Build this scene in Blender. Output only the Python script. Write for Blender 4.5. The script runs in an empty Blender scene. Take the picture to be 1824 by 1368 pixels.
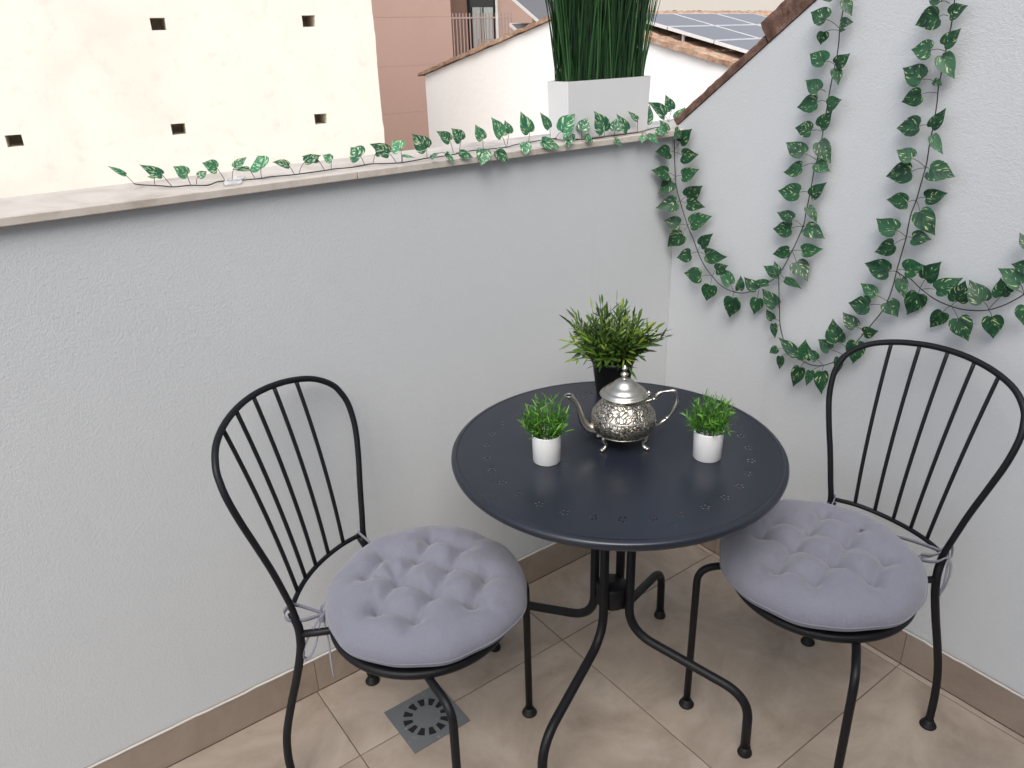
import bpy, bmesh, math, random
from mathutils import Vector, Matrix, geometry, noise
S=bpy.context.scene
C=S.collection
PI=math.pi
rad=math.radians
# ---------------- camera, sky, sun, exposure ----------------
cam_d=bpy.data.cameras.new('camera'); cam=bpy.data.objects.new('camera',cam_d); C.objects.link(cam); S.camera=cam
cam_d.sensor_width=36; cam_d.lens=36*1382.67/1824; cam_d.clip_start=.05; cam_d.clip_end=2000
R=Matrix(((0.80276797,0.26367537,-0.53482604),(-0.5955464,0.30970995,-0.74121849),(-0.02980065,0.91354018,0.40565534)))
cam.matrix_world=Matrix.Translation((-1.700187,-1.531589,1.504976)) @ R.to_4x4()
W=bpy.data.worlds.new("World"); S.world=W; W.use_nodes=True
nt=W.node_tree; nt.nodes.clear()
sky=nt.nodes.new('ShaderNodeTexSky'); sky.sky_type='NISHITA'; sky.sun_disc=False
SUN_EL=rad(52); SUN_DIR=Vector((-1.0,-1.0,0)).normalized()      # horizontal direction towards the sun
sky.sun_elevation=SUN_EL; sky.sun_rotation=math.atan2(SUN_DIR.x,SUN_DIR.y); sky.dust_density=2.5; sky.air_density=1.0; sky.ozone_density=1.0
bg=nt.nodes.new('ShaderNodeBackground'); bg.inputs[1].default_value=.15
wo=nt.nodes.new('ShaderNodeOutputWorld'); bw=nt.nodes.new('ShaderNodeRGBToBW'); hz=nt.nodes.new('ShaderNodeMix'); hz.data_type='RGBA'; hz.inputs[0].default_value=.6
nt.links.new(sky.outputs[0],bw.inputs[0]); nt.links.new(sky.outputs[0],hz.inputs[6]); nt.links.new(bw.outputs[0],hz.inputs[7]); nt.links.new(hz.outputs[2],bg.inputs[0])  # thin cloud
nt.links.new(bg.outputs[0],wo.inputs[0])
sd=bpy.data.lights.new('sun','SUN'); sd.energy=.85; sd.angle=rad(40); sd.color=(1,.95,.87)
sun=bpy.data.objects.new('sun',sd); C.objects.link(sun)
sv=Vector((SUN_DIR.x*math.cos(SUN_EL),SUN_DIR.y*math.cos(SUN_EL),math.sin(SUN_EL)))
sun.rotation_euler=sv.to_track_quat('Z','Y').to_euler(); sun.location=(-3,-8,12)
S.view_settings.view_transform='Standard'; S.view_settings.look='None'; S.view_settings.gamma=1
S.view_settings.exposure=1.16
S.cycles.max_bounces=8; S.cycles.diffuse_bounces=5

# ---------------- materials ----------------
class NM:
    def __init__(s,name):
        s.m=bpy.data.materials.new(name); s.m.use_nodes=True; s.t=s.m.node_tree; s.n=s.t.nodes; s.l=s.t.links
        s.b=s.n['Principled BSDF']
    def add(s,t,**k):
        x=s.n.new(t)
        for a,v in k.items(): setattr(x,a,v)
        return x
    def link(s,a,b): s.l.new(a,b)
    def coords(s,kind='Object'):
        return s.add('ShaderNodeTexCoord').outputs[kind]
    def noise(s,vec,scale,detail=4,rough=.55,dist=0):
        x=s.add('ShaderNodeTexNoise'); x.inputs['Scale'].default_value=scale; x.inputs['Detail'].default_value=detail
        x.inputs['Roughness'].default_value=rough; x.inputs['Distortion'].default_value=dist
        if vec is not None: s.link(vec,x.inputs['Vector'])
        return x.outputs['Fac']
    def scale(s,vec,sc,loc=(0,0,0),rot=(0,0,0)):
        x=s.add('ShaderNodeMapping'); x.inputs['Scale'].default_value=sc; x.inputs['Location'].default_value=loc; x.inputs['Rotation'].default_value=rot
        s.link(vec,x.inputs[0]); return x.outputs[0]
    def ramp(s,fac,stops):
        x=s.add('ShaderNodeValToRGB'); e=x.color_ramp.elements
        while len(e)<len(stops): e.new(.5)
        for i,(p,c) in enumerate(stops): e[i].position=p; e[i].color=(*c,1) if len(c)==3 else c
        s.link(fac,x.inputs[0]); return x.outputs[0]
    def mix(s,fac,a,b,mode='MIX'):
        x=s.add('ShaderNodeMix',data_type='RGBA',blend_type=mode)
        for v,i in((fac,0),(a,6),(b,7)):
            if isinstance(v,(int,float)): x.inputs[i].default_value=v
            elif isinstance(v,tuple): x.inputs[i].default_value=(*v,1)
            else: s.link(v,x.inputs[i])
        return x.outputs[2]
    def math(s,op,a,b=0,c=None):
        x=s.add('ShaderNodeMath',operation=op)
        for i,v in enumerate((a,b) if c is None else (a,b,c)):
            if isinstance(v,(int,float)): x.inputs[i].default_value=v
            else: s.link(v,x.inputs[i])
        return x.outputs[0]
    def bump(s,h,strength=.3,dist=.01,prev=None):
        x=s.add('ShaderNodeBump'); x.inputs['Strength'].default_value=strength; x.inputs['Distance'].default_value=dist
        s.link(h,x.inputs['Height'])
        if prev is not None: s.link(prev,x.inputs['Normal'])
        s.link(x.outputs[0],s.b.inputs['Normal']); return x.outputs[0]
    def col(s,v):
        if isinstance(v,tuple): s.b.inputs['Base Color'].default_value=(*v,1)
        else: s.link(v,s.b.inputs['Base Color'])
    def set(s,rough=.5,metal=0,spec=.5):
        if isinstance(rough,(int,float)): s.b.inputs['Roughness'].default_value=rough
        else: s.link(rough,s.b.inputs['Roughness'])
        s.b.inputs['Metallic'].default_value=metal; s.b.inputs['Specular IOR Level'].default_value=spec
def rgb(r,g,b):   # 0-255 sRGB to linear
    f=lambda c:(c/255/12.92 if c/255<=.04045 else ((c/255+.055)/1.055)**2.4)
    return (f(r),f(g),f(b))
M={}
def mat_plaster():
    k=NM('painted_stucco'); v=k.coords()
    n=k.noise(v,3,5,.6); st=k.noise(k.scale(v,(1.2,1.2,.35)),2.2,3)
    c=k.mix(k.math('MULTIPLY',n,.6),(.485,.50,.513),(.54,.555,.566)); c=k.mix(k.math('MULTIPLY',st,.12),c,(.39,.405,.41))
    sp=k.add('ShaderNodeTexVoronoi',feature='F1'); sp.inputs['Scale'].default_value=5; k.link(v,sp.inputs['Vector'])
    spk=k.math('MULTIPLY',k.math('LESS_THAN',sp.outputs['Distance'],.012),k.math('GREATER_THAN',k.noise(v,3.7,2),.56)); c=k.mix(k.math('MULTIPLY',spk,.55),c,(.16,.15,.14))
    drp=k.ramp(k.noise(k.scale(v,(9,9,.9)),1.0,4,.6),[(.60,(0,0,0)),(.74,(1,1,1))]); c=k.mix(k.math('MULTIPLY',drp,.10),c,(.33,.32,.30))
    k.col(c); k.set(.75,0,.3)
    a=k.noise(v,150,3,.55); b=k.noise(v,380,2,.6)
    b1=k.bump(a,.28,.0034); k.bump(b,.45,.002,b1); return k.m
M['stucco']=mat_plaster()
def mat_tile(name,ca,cb,cc,rough=.42):
    k=NM(name); v=k.coords('Generated' if False else 'Object')
    geo=k.add('ShaderNodeAttribute',attribute_name='tile'); 
    off=k.add('ShaderNodeVectorMath',operation='ADD'); k.link(v,off.inputs[0])
    m=k.add('ShaderNodeVectorMath',operation='SCALE'); k.link(geo.outputs['Color'],m.inputs[0]); m.inputs['Scale'].default_value=9; k.link(m.outputs[0],off.inputs[1]); v=off.outputs[0]
    n=k.noise(v,4.2,7,.66,.8); n2=k.noise(v,17,6,.65); n3=k.noise(v,90,3,.5)
    c=k.ramp(n,[(.32,ca),(.52,cb),(.70,cc)])
    c=k.mix(k.math('MULTIPLY',k.ramp(n2,[(.45,(0,0,0)),(.75,(1,1,1))]),.30),c,cc); c=k.mix(k.math('MULTIPLY',n3,.12),c,ca)
    k.col(c); k.set(k.math('ADD',k.math('MULTIPLY',n2,.2),rough-.1),0,.4); k.bump(n2,.08,.002); return k.m
M['tile']=mat_tile('beige_stone_tile',(.21,.168,.133),(.295,.243,.197),(.375,.32,.268))
M['skirt']=mat_tile('brown_stone_skirting',(.20,.155,.122),(.26,.205,.163),(.31,.255,.21))
def simple(name,c,rough=.5,metal=0,spec=.5,var=.15,sc=30,bump=0,bsc=200):
    k=NM(name); v=k.coords(); n=k.noise(v,sc,4)
    d=tuple(x*(1-var) for x in c); e=tuple(min(1,x*(1+var)) for x in c)
    k.col(k.mix(n,d,e)); k.set(k.math('ADD',k.math('MULTIPLY',n,.12),rough-.06),metal,spec)
    if bump: k.bump(k.noise(v,bsc,3),bump,.002)
    return k.m
M['grout']=simple('dark_grout',(.13,.095,.07),.9)
M['caulk']=simple('white_caulk',(.46,.45,.43),.6)
M['black']=simple('black_powder_coated_steel',(.0055,.006,.008),.48,0,.28,.2,60,.15,900)
M['char']=simple('charcoal_painted_steel',(.014,.017,.026),.29,0,.5,.08,8,.05,1200)
M['rubber']=simple('black_rubber',(.006,.006,.007),.6,0,.3)
M['potwhite']=simple('white_glazed_plastic',(.80,.80,.79),.38,0,.5,.02)
M['planter']=simple('white_powder_coated_planter',(.60,.60,.60),.42,0,.5,.02)
M['potblack']=simple('black_plastic_pot',(.008,.008,.009),.5)
M['marble']=None
def mat_marble():
    k=NM('cream_marble_coping'); v=k.coords(); n=k.noise(v,6,8,.62,1.5); n2=k.noise(v,2,3)
    c=k.ramp(n,[(.30,(.31,.265,.22)),(.46,(.46,.41,.355)),(.56,(.52,.47,.42)),(.75,(.44,.38,.315))])
    k.col(k.mix(k.math('MULTIPLY',n2,.3),c,(.46,.41,.37))); k.set(.42,0,.5); return k.m
M['marble']=mat_marble()
def mat_cushion():
    k=NM('lilac_grey_cotton'); v=k.coords()
    n=k.noise(v,22,4,.6); 
    wx=k.noise(k.scale(v,(900,55,60)),1,2); wy=k.noise(k.scale(v,(55,900,60)),1,2)
    c=k.mix(n,(.136,.137,.172),(.172,.173,.213)); w=k.math('MULTIPLY',k.math('ADD',wx,wy),.5)
    c=k.mix(k.math('MULTIPLY',w,.45),c,(.225,.225,.262)); k.col(c); k.set(.92,0,.2)
    k.b.inputs['Sheen Weight'].default_value=.25
    b=k.bump(w,.6,.002); k.bump(k.noise(v,38,5,.65,.6),.5,.005,b); return k.m
M['cushion']=mat_cushion()
def mat_silver():
    k=NM('engraved_aged_silver'); v=k.coords()
    vo=k.add('ShaderNodeTexVoronoi',feature='DISTANCE_TO_EDGE'); vo.inputs['Scale'].default_value=105
    d=k.add('ShaderNodeVectorMath',operation='ADD'); nz=k.add('ShaderNodeTexNoise'); nz.inputs['Scale'].default_value=55; k.link(v,nz.inputs['Vector'])
    ms=k.add('ShaderNodeVectorMath',operation='SCALE'); ms.inputs['Scale'].default_value=.018; k.link(nz.outputs['Color'],ms.inputs[0]); k.link(v,d.inputs[0]); k.link(ms.outputs[0],d.inputs[1]); k.link(d.outputs[0],vo.inputs['Vector'])
    e=k.ramp(vo.outputs['Distance'],[(.02,(0,0,0)),(.16,(1,1,1))])
    n=k.noise(v,40,4)
    k.col(k.mix(e,(.15,.135,.11),(.47,.44,.385))); k.set(k.math('ADD',k.math('MULTIPLY',n,.18),.26),1)
    k.bump(e,.55,.0016); return k.m
M['silver_eng']=mat_silver()
M['silver']=simple('polished_aged_silver',(.47,.445,.395),.31,1,.5,.14,45,.05,90)
M['dark']=simple('hollow_shade_and_frame_black',(.004,.004,.004),.9)  # near-black: shade put into hollows as colour, also the dark window frame
M['steel']=None
def mat_drain():
    k=NM('dull_grey_plastic_drain'); v=k.coords(); n=k.noise(v,60,5,.7); n2=k.noise(v,14,4)
    c=k.mix(n2,(.085,.092,.10),(.12,.128,.135)); c=k.mix(k.ramp(n,[(.60,(0,0,0)),(.75,(.8,.8,.8))]),c,(.26,.26,.26)); k.col(c); k.set(.5,0,.5); return k.m
M['drain']=mat_drain()
def mat_leaf(name,dark,mid,light,thr=.56):
    k=NM(name); uv=k.add('ShaderNodeUVMap'); sp=k.add('ShaderNodeSeparateXYZ'); k.link(uv.outputs[0],sp.inputs[0])
    at=k.add('ShaderNodeAttribute',attribute_name='rnd')
    s=sp.outputs[0]; t=sp.outputs[1]            # s -1..1 across, t 0..1 along
    a=k.math('ABSOLUTE',s); p=k.math('SUBTRACT',t,k.math('MULTIPLY',a,.45))
    cb=k.add('ShaderNodeCombineXYZ'); k.link(k.math('MULTIPLY',p,11),cb.inputs[0]); k.link(k.math('MULTIPLY',s,2.2),cb.inputs[1]); k.link(k.math('MULTIPLY',at.outputs['Fac'],60),cb.inputs[2])
    n=k.noise(cb.outputs[0],1.0,2,.5)
    n2=k.noise(cb.outputs[0],.5,3,.5)
    c=k.mix(k.ramp(n2,[(.40,(0,0,0)),(.58,(1,1,1))]),dark,mid)
    c=k.mix(k.ramp(at.outputs['Fac'],[(.55,(0,0,0)),(1,(.55,.55,.55))]),c,tuple(x*1.7 for x in mid))
    lf=k.ramp(n,[(thr,(0,0,0)),(thr+.06,(1,1,1))])
    c=k.mix(lf,c,light)
    mr=k.ramp(a,[(.0,(1,1,1)),(.05,(0,0,0))]); c=k.mix(k.math('MULTIPLY',mr,.35),c,mid)
    k.col(c); k.set(.45,0,.30)
    k.bump(n,.2,.001)
    return k.m
M['ivy']=mat_leaf('variegated_pothos_leaf',(.007,.030,.017),(.014,.066,.026),(.34,.42,.20),.618)
M['ivypale']=mat_leaf('pale_variegated_pothos_leaf',(.020,.080,.048),(.035,.15,.07),(.46,.56,.34),.56)
M['vine']=simple('brown_green_vine_stem',(.030,.024,.016),.6)
def mat_grass(name,a,b,c_):
    k=NM(name); at=k.add('ShaderNodeAttribute',attribute_name='rnd'); uv=k.add('ShaderNodeUVMap'); sp=k.add('ShaderNodeSeparateXYZ'); k.link(uv.outputs[0],sp.inputs[0])
    c=k.ramp(at.outputs['Fac'],[(0,a),(.6,b),(1,c_)]); k.col(c); k.set(.45,0,.4); return k.m
M['grass_small']=mat_grass('bright_plastic_grass',(.016,.065,.008),(.07,.21,.018),(.19,.40,.04))
M['grass_tall']=mat_grass('dark_tall_plastic_grass',(.004,.018,.006),(.012,.055,.014),(.05,.13,.035))
M['bamboo']=mat_grass('yellow_green_bamboo_leaves',(.012,.028,.008),(.075,.15,.016),(.40,.48,.07))
def mat_cream():
    k=NM('cream_render_wall'); v=k.coords(); n=k.noise(v,.9,7,.6,.6); n2=k.noise(v,5,5,.65); n3=k.noise(v,14,3)
    c=k.mix(k.ramp(n,[(.40,(0,0,0)),(.68,(1,1,1))]),(.80,.75,.64),(.76,.665,.575))
    c=k.mix(k.math('MULTIPLY',k.ramp(n2,[(.56,(0,0,0)),(.70,(1,1,1))]),.35),c,(.64,.53,.46))
    c=k.mix(k.math('MULTIPLY',k.ramp(k.noise(k.scale(v,(1,1,1.6)),3.2,6,.7),[(.715,(0,0,0)),(.725,(1,1,1))]),.55),c,(.40,.34,.30))
    k.col(c); k.set(.9,0,.2); k.bump(n3,.12,.02); return k.m
M['cream']=mat_cream()
def mat_pink():
    k=NM('pink_brown_panel_wall'); v=k.coords(); n=k.noise(v,.8,5); n2=k.noise(v,6,5)
    c=k.mix(n,(.43,.285,.23),(.48,.325,.265)); c=k.mix(k.math('MULTIPLY',n2,.2),c,(.34,.225,.175)); k.col(c); k.set(.85,0,.2); return k.m
M['pink']=mat_pink()
def mat_white():
    k=NM('whitewashed_wall'); v=k.coords(); n=k.noise(k.scale(v,(1,1,.35)),1.4,6,.6); n2=k.noise(v,9,4)
    c=k.mix(n,(.82,.79,.765),(.87,.85,.83)); c=k.mix(k.math('MULTIPLY',n2,.12),c,(.66,.60,.56)); k.col(c); k.set(.9,0,.2); k.bump(n2,.3,.02); return k.m
M['white']=mat_white()
def mat_terra(name,d=.0):
    k=NM(name); v=k.coords(); n=k.noise(v,7,6,.7); n2=k.noise(v,26,4,.7)
    c=k.ramp(n,[(.30,(.19,.10,.065)),(.48,(.35,.22,.15)),(.62,(.44,.32,.23)),(.78,(.52,.45,.37))]); c=k.mix(k.ramp(n2,[(.5,(0,0,0)),(.75,(.7,.7,.7))]),c,(.20,.12,.09))
    k.col(c); k.set(.9,0,.2); k.bump(n2,.6,.02); return k.m
M['terra']=mat_terra('weathered_terracotta')
def mat_brick():
    k=NM('rough_brown_brick'); v=k.coords(); n=k.noise(v,28,6,.7); n2=k.noise(v,110,4,.7)
    c=k.ramp(n,[(.30,(.055,.030,.022)),(.48,(.12,.068,.052)),(.62,(.18,.11,.085)),(.8,(.26,.19,.155))]); c=k.mix(k.ramp(n2,[(.45,(0,0,0)),(.7,(.6,.6,.6))]),c,(.085,.05,.038))
    k.col(c); k.set(.92,0,.2); k.bump(n2,.8,.004); return k.m
M['brick']=mat_brick()
def mat_pv():
    k=NM('solar_cells'); uv=k.add('ShaderNodeUVMap'); sp=k.add('ShaderNodeSeparateXYZ'); k.link(uv.outputs[0],sp.inputs[0])
    def lines(x,n,w): 
        f=k.math('FRACT',k.math('MULTIPLY',x,n)); return k.math('LESS_THAN',f,w)
    g=k.math('MAXIMUM',lines(sp.outputs[0],6,.05),lines(sp.outputs[1],10,.05))
    k.col(k.mix(k.math('MULTIPLY',g,.5),(.125,.118,.118),(.22,.21,.21))); k.set(.34,0,.30); return k.m
M['pv']=mat_pv()
M['alu']=simple('anodised_aluminium',(.72,.71,.70),.4,.3)
M['rail']=simple('pale_painted_rail',(.36,.27,.235),.5)
M['glass']=simple('dark_window_glass',(.02,.022,.022),.08)
M['curtain']=simple('grey_white_curtain',(.42,.44,.42),.8)
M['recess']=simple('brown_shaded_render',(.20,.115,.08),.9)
M['asphalt']=simple('street_asphalt',(.05,.05,.052),.9)
M['sand']=simple('beige_facade_render',(.62,.56,.48),.9)
M['wood']=simple('brown_painted_door',(.16,.09,.05),.5)
def mat_tape():
    k=NM('clear_tape'); k.col((.85,.86,.88)); k.set(.2,0,.6); k.b.inputs['Alpha'].default_value=.42; return k.m
M['tape']=mat_tape()

# ---------------- mesh helpers ----------------
def link(name,bm,mat,parent=None,smooth=False,loc=None):
    me=bpy.data.meshes.new(name); bm.to_mesh(me); bm.free()
    o=bpy.data.objects.new(name,me); C.objects.link(o)
    if mat: me.materials.append(M[mat] if isinstance(mat,str) else mat)
    if smooth:
        for p in me.polygons: p.use_smooth=True
    if parent: o.parent=parent
    if loc: o.location=loc
    return o
def tag(o,label=None,cat=None,group=None,kind=None):
    if label: o['label']=label
    if cat: o['category']=cat
    if group: o['group']=group
    if kind: o['kind']=kind
    return o
def empty(name,loc=(0,0,0),rz=0,label=None,cat=None,group=None):
    o=bpy.data.objects.new(name,None); C.objects.link(o); o.location=loc; o.rotation_euler=(0,0,rz); o.empty_display_size=.1
    return tag(o,label,cat,group)
def box(bm,x0,x1,y0,y1,z0,z1,mtx=None):
    r=bmesh.ops.create_cube(bm,size=1)
    m=Matrix.Translation(((x0+x1)/2,(y0+y1)/2,(z0+z1)/2)) @ Matrix.Diagonal((x1-x0,y1-y0,z1-z0,1))
    if mtx is not None: m=mtx@m
    bmesh.ops.transform(bm,matrix=m,verts=r['verts']); return r['verts']
def bevel(bm,w=.002,seg=2,ang=50):
    es=[e for e in bm.edges if len(e.link_faces)==2 and e.calc_face_angle(0)>rad(ang)]
    bmesh.ops.bevel(bm,geom=es,offset=w,segments=seg,affect='EDGES',profile=.5)
def fillet(pts,r,n=6):
    """rounds the inner corners of a polyline"""
    P=[Vector(p) for p in pts]; out=[P[0]]
    for i in range(1,len(P)-1):
        a,b,c=P[i-1],P[i],P[i+1]; d1=(a-b); d2=(c-b); rr=min(r if not isinstance(r,(list,tuple)) else r[i-1],d1.length*.48,d2.length*.48)
        p=b+d1.normalized()*rr; q=b+d2.normalized()*rr
        for k in range(n+1):
            t=k/n; out.append(p*(1-t)**2+b*2*t*(1-t)+q*t*t)
    out.append(P[-1]); return out
def smoothp(pts,n=6):
    """Catmull-Rom through points"""
    P=[Vector(p) for p in pts]; P=[P[0]*2-P[1]]+P+[P[-1]*2-P[-2]]; out=[]
    for i in range(1,len(P)-2):
        for k in range(n):
            t=k/n; a,b,c,d=P[i-1],P[i],P[i+1],P[i+2]
            out.append(.5*((2*b)+(c-a)*t+(2*a-5*b+4*c-d)*t*t+(3*b-a-3*c+d)*t**3))
    out.append(P[-2]); return out
def tube(bm,pts,r,seg=10,cap=True,closed=False):
    P=[Vector(p) for p in pts]; n=len(P); rs=r if isinstance(r,(list,tuple)) else [r]*n
    T=[]
    for i in range(n):
        if closed: t=P[(i+1)%n]-P[i-1]
        else: t=P[min(i+1,n-1)]-P[max(i-1,0)]
        T.append(t.normalized() if t.length>1e-9 else Vector((0,0,1)))
    N=T[0].orthogonal().normalized(); rings=[]
    for i in range(n):
        if i: 
            ax=T[i-1].cross(T[i])
            if ax.length>1e-7: N=Matrix.Rotation(T[i-1].angle(T[i]),3,ax.normalized())@N
        N=(N-T[i]*N.dot(T[i])).normalized(); B=T[i].cross(N)
        rings.append([bm.verts.new(P[i]+(N*math.cos(2*PI*k/seg)+B*math.sin(2*PI*k/seg))*rs[i]) for k in range(seg)])
    m=n if closed else n-1
    for i in range(m):
        a,b=rings[i],rings[(i+1)%n]
        for k in range(seg): bm.faces.new((a[k],a[(k+1)%seg],b[(k+1)%seg],b[k]))
    if cap and not closed:
        bm.faces.new(rings[0][::-1]); bm.faces.new(rings[-1])
def lathe(bm,prof,seg=48,c=(0,0,0),capb=True,capt=True):
    rings=[]
    for (r,z) in prof:
        if r<1e-6: rings.append([bm.verts.new((c[0],c[1],c[2]+z))])
        else: rings.append([bm.verts.new((c[0]+r*math.cos(2*PI*k/seg),c[1]+r*math.sin(2*PI*k/seg),c[2]+z)) for k in range(seg)])
    for a,b in zip(rings[:-1],rings[1:]):
        for k in range(seg):
            k2=(k+1)%seg
            if len(a)==1 and len(b)==1: continue
            if len(a)==1: bm.faces.new((a[0],b[k2],b[k]))
            elif len(b)==1: bm.faces.new((a[k],a[k2],b[0]))
            else: bm.faces.new((a[k],a[k2],b[k2],b[k]))
    if capb and len(rings[0])>1: bm.faces.new(rings[0][::-1])
    if capt and len(rings[-1])>1: bm.faces.new(rings[-1])
def prism(bm,poly,vec):
    a=[bm.verts.new(p) for p in poly]; b=[bm.verts.new(Vector(p)+Vector(vec)) for p in poly]; n=len(a)
    bm.faces.new(a[::-1]); bm.faces.new(b)
    for k in range(n): bm.faces.new((a[k],a[(k+1)%n],b[(k+1)%n],b[k]))
def fixn(bm): bmesh.ops.recalc_face_normals(bm,faces=bm.faces)
HANG1_STEM=[[-36,-8,2539],[-36,-8,2475],[-36,-11,2414],[-36,-27,2282],[-36,-44,2212],[-36,-73,2147],[-36,-138,2023],[-36,-179,1965],[-36,-224,1889],[-36,-275,1823],[-36,-338,1771],[-36,-411,1730],[-36,-491,1717],[-36,-566,1728],[-36,-646,1772],[-36,-712,1824],[-36,-763,1874],[-36,-820,2001],[-36,-866,2134],[-36,-872,2197],[-36,-879,2270],[-36,-885,2351],[-36,-888,2405],[-36,-896,2450],[-36,-907,2547],[-36,-909,2590],[-36,-913,2674],[-36,-918,2778],[-36,-926,2850],[-36,-931,2937],[-36,-927,3009],[-36,-931,3080],[-36,-937,3121],[-36,-940,3170],[-36,-935,3227]]
HANG1_LEAF=[[-98,-32,2418,-204,-32,2434,67,-36,-8,2414],[-59,-90,2404,-68,-206,2419,69,-36,-11,2410],[-50,-61,2472,-54,-137,2541,64,-36,-11,2418],[-74,-61,2491,-70,-49,2554,44,-36,-5,2492],[-103,-32,2308,-226,-32,2340,68,-36,-27,2282],[-63,-102,2298,-69,-213,2343,64,-36,-27,2278],[-66,-32,2255,-174,-32,2206,66,-36,-27,2273],[-54,-135,2185,-47,-230,2253,72,-36,-73,2147],[-71,-159,2152,-67,-272,2149,59,-36,-73,2147],[-70,-74,2149,-179,-32,2131,78,-36,-73,2147],[-57,-95,2027,-116,-32,2047,66,-36,-138,2023],[-68,-187,2045,-63,-310,2101,77,-36,-138,2023],[-73,-140,1978,-83,-39,1893,81,-36,-138,2019],[-65,-266,1939,-64,-336,2010,56,-36,-224,1889],[-62,-303,1892,-71,-441,1908,72,-36,-224,1889],[-61,-194,1876,-71,-103,1839,64,-36,-224,1887],[-74,-289,1769,-69,-154,1757,75,-36,-338,1775],[-63,-354,1728,-69,-335,1634,71,-36,-338,1771],[-73,-390,1826,-74,-460,1863,55,-36,-338,1771],[-73,-495,1768,-68,-401,1841,58,-36,-493,1718],[-62,-547,1746,-66,-549,1822,39,-36,-497,1717],[-65,-511,1694,-68,-498,1577,78,-36,-497,1714],[-53,-650,1774,-58,-568,1820,51,-36,-651,1773],[-71,-727,1826,-82,-639,1817,33,-36,-651,1773],[-49,-657,1721,-49,-643,1628,58,-36,-654,1771],[-56,-774,1876,-57,-679,1904,50,-36,-763,1874],[-61,-773,1881,-66,-747,1941,37,-36,-763,1874],[-76,-829,1866,-84,-923,1842,34,-36,-765,1875],[-60,-837,2479,-68,-740,2524,67,-36,-896,2450],[-66,-839,2418,-72,-748,2385,60,-36,-895,2438],[-58,-912,2535,-55,-980,2451,63,-36,-907,2542],[-57,-908,2441,-58,-981,2413,54,-36,-896,2448],[-73,-847,2301,-83,-732,2298,71,-36,-878,2300],[-50,-897,2289,-57,-965,2355,53,-36,-879,2270],[-69,-826,2170,-69,-731,2189,49,-36,-866,2134],[-55,-813,2121,-60,-709,2101,68,-36,-866,2134],[-53,-890,2233,-56,-947,2170,38,-36,-871,2197],[-49,-890,2135,-47,-992,2101,64,-36,-866,2133],[-73,-829,2015,-66,-726,1975,52,-36,-822,2001],[-69,-900,2027,-61,-994,2049,57,-36,-823,2004],[-49,-863,1957,-55,-938,1881,74,-36,-826,1999],[-75,-879,3049,-72,-795,3084,69,-36,-927,3011],[-59,-866,2998,-53,-853,2947,43,-36,-927,3003],[-65,-946,3032,-61,-999,3035,36,-36,-927,3018],[-56,-945,3121,-64,-992,3062,41,-36,-929,3114],[-60,-946,3001,-70,-974,3006,14,-36,-928,3005],[-59,-891,2879,-51,-799,2914,66,-36,-924,2865],[-57,-942,2868,-69,-1004,2909,49,-36,-925,2858],[-49,-937,2848,-58,-968,2783,40,-36,-925,2854],[-70,-882,2759,-75,-810,2801,57,-36,-898,2751],[-56,-871,2708,-66,-775,2682,68,-36,-907,2710],[-75,-940,2696,-79,-1003,2723,55,-36,-914,2683],[-54,-902,2603,-65,-956,2669,53,-36,-908,2595],[-50,-855,2581,-58,-772,2591,61,-36,-907,2581],[-67,-888,3140,-85,-861,3125,32,-36,-931,3130],[-49,-901,3185,-51,-966,3156,45,-36,-936,3179]]
HANG2_STEM=[[-36,-759,1875],[-36,-773,1786],[-36,-787,1701],[-36,-801,1615],[-36,-825,1553],[-36,-858,1494],[-36,-905,1468],[-36,-968,1453],[-36,-1022,1450],[-36,-1075,1467],[-36,-1129,1503],[-36,-1166,1550],[-36,-1198,1589],[-36,-1245,1666],[-36,-1289,1745],[-36,-1323,1809],[-36,-1346,1879],[-36,-1357,1953],[-36,-1361,2014],[-36,-1369,2092],[-36,-1377,2167],[-36,-1377,2207],[-36,-1380,2272],[-36,-1392,2333],[-36,-1400,2410],[-36,-1406,2467],[-36,-1407,2498],[-36,-1405,2574],[-36,-1407,2634],[-36,-1405,2717],[-36,-1400,2773],[-36,-1400,2822],[-36,-1402,2885],[-36,-1402,2927],[-36,-1405,2985],[-36,-1405,3038],[-36,-1400,3105],[-36,-1394,3157],[-36,-1386,3208]]
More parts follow.
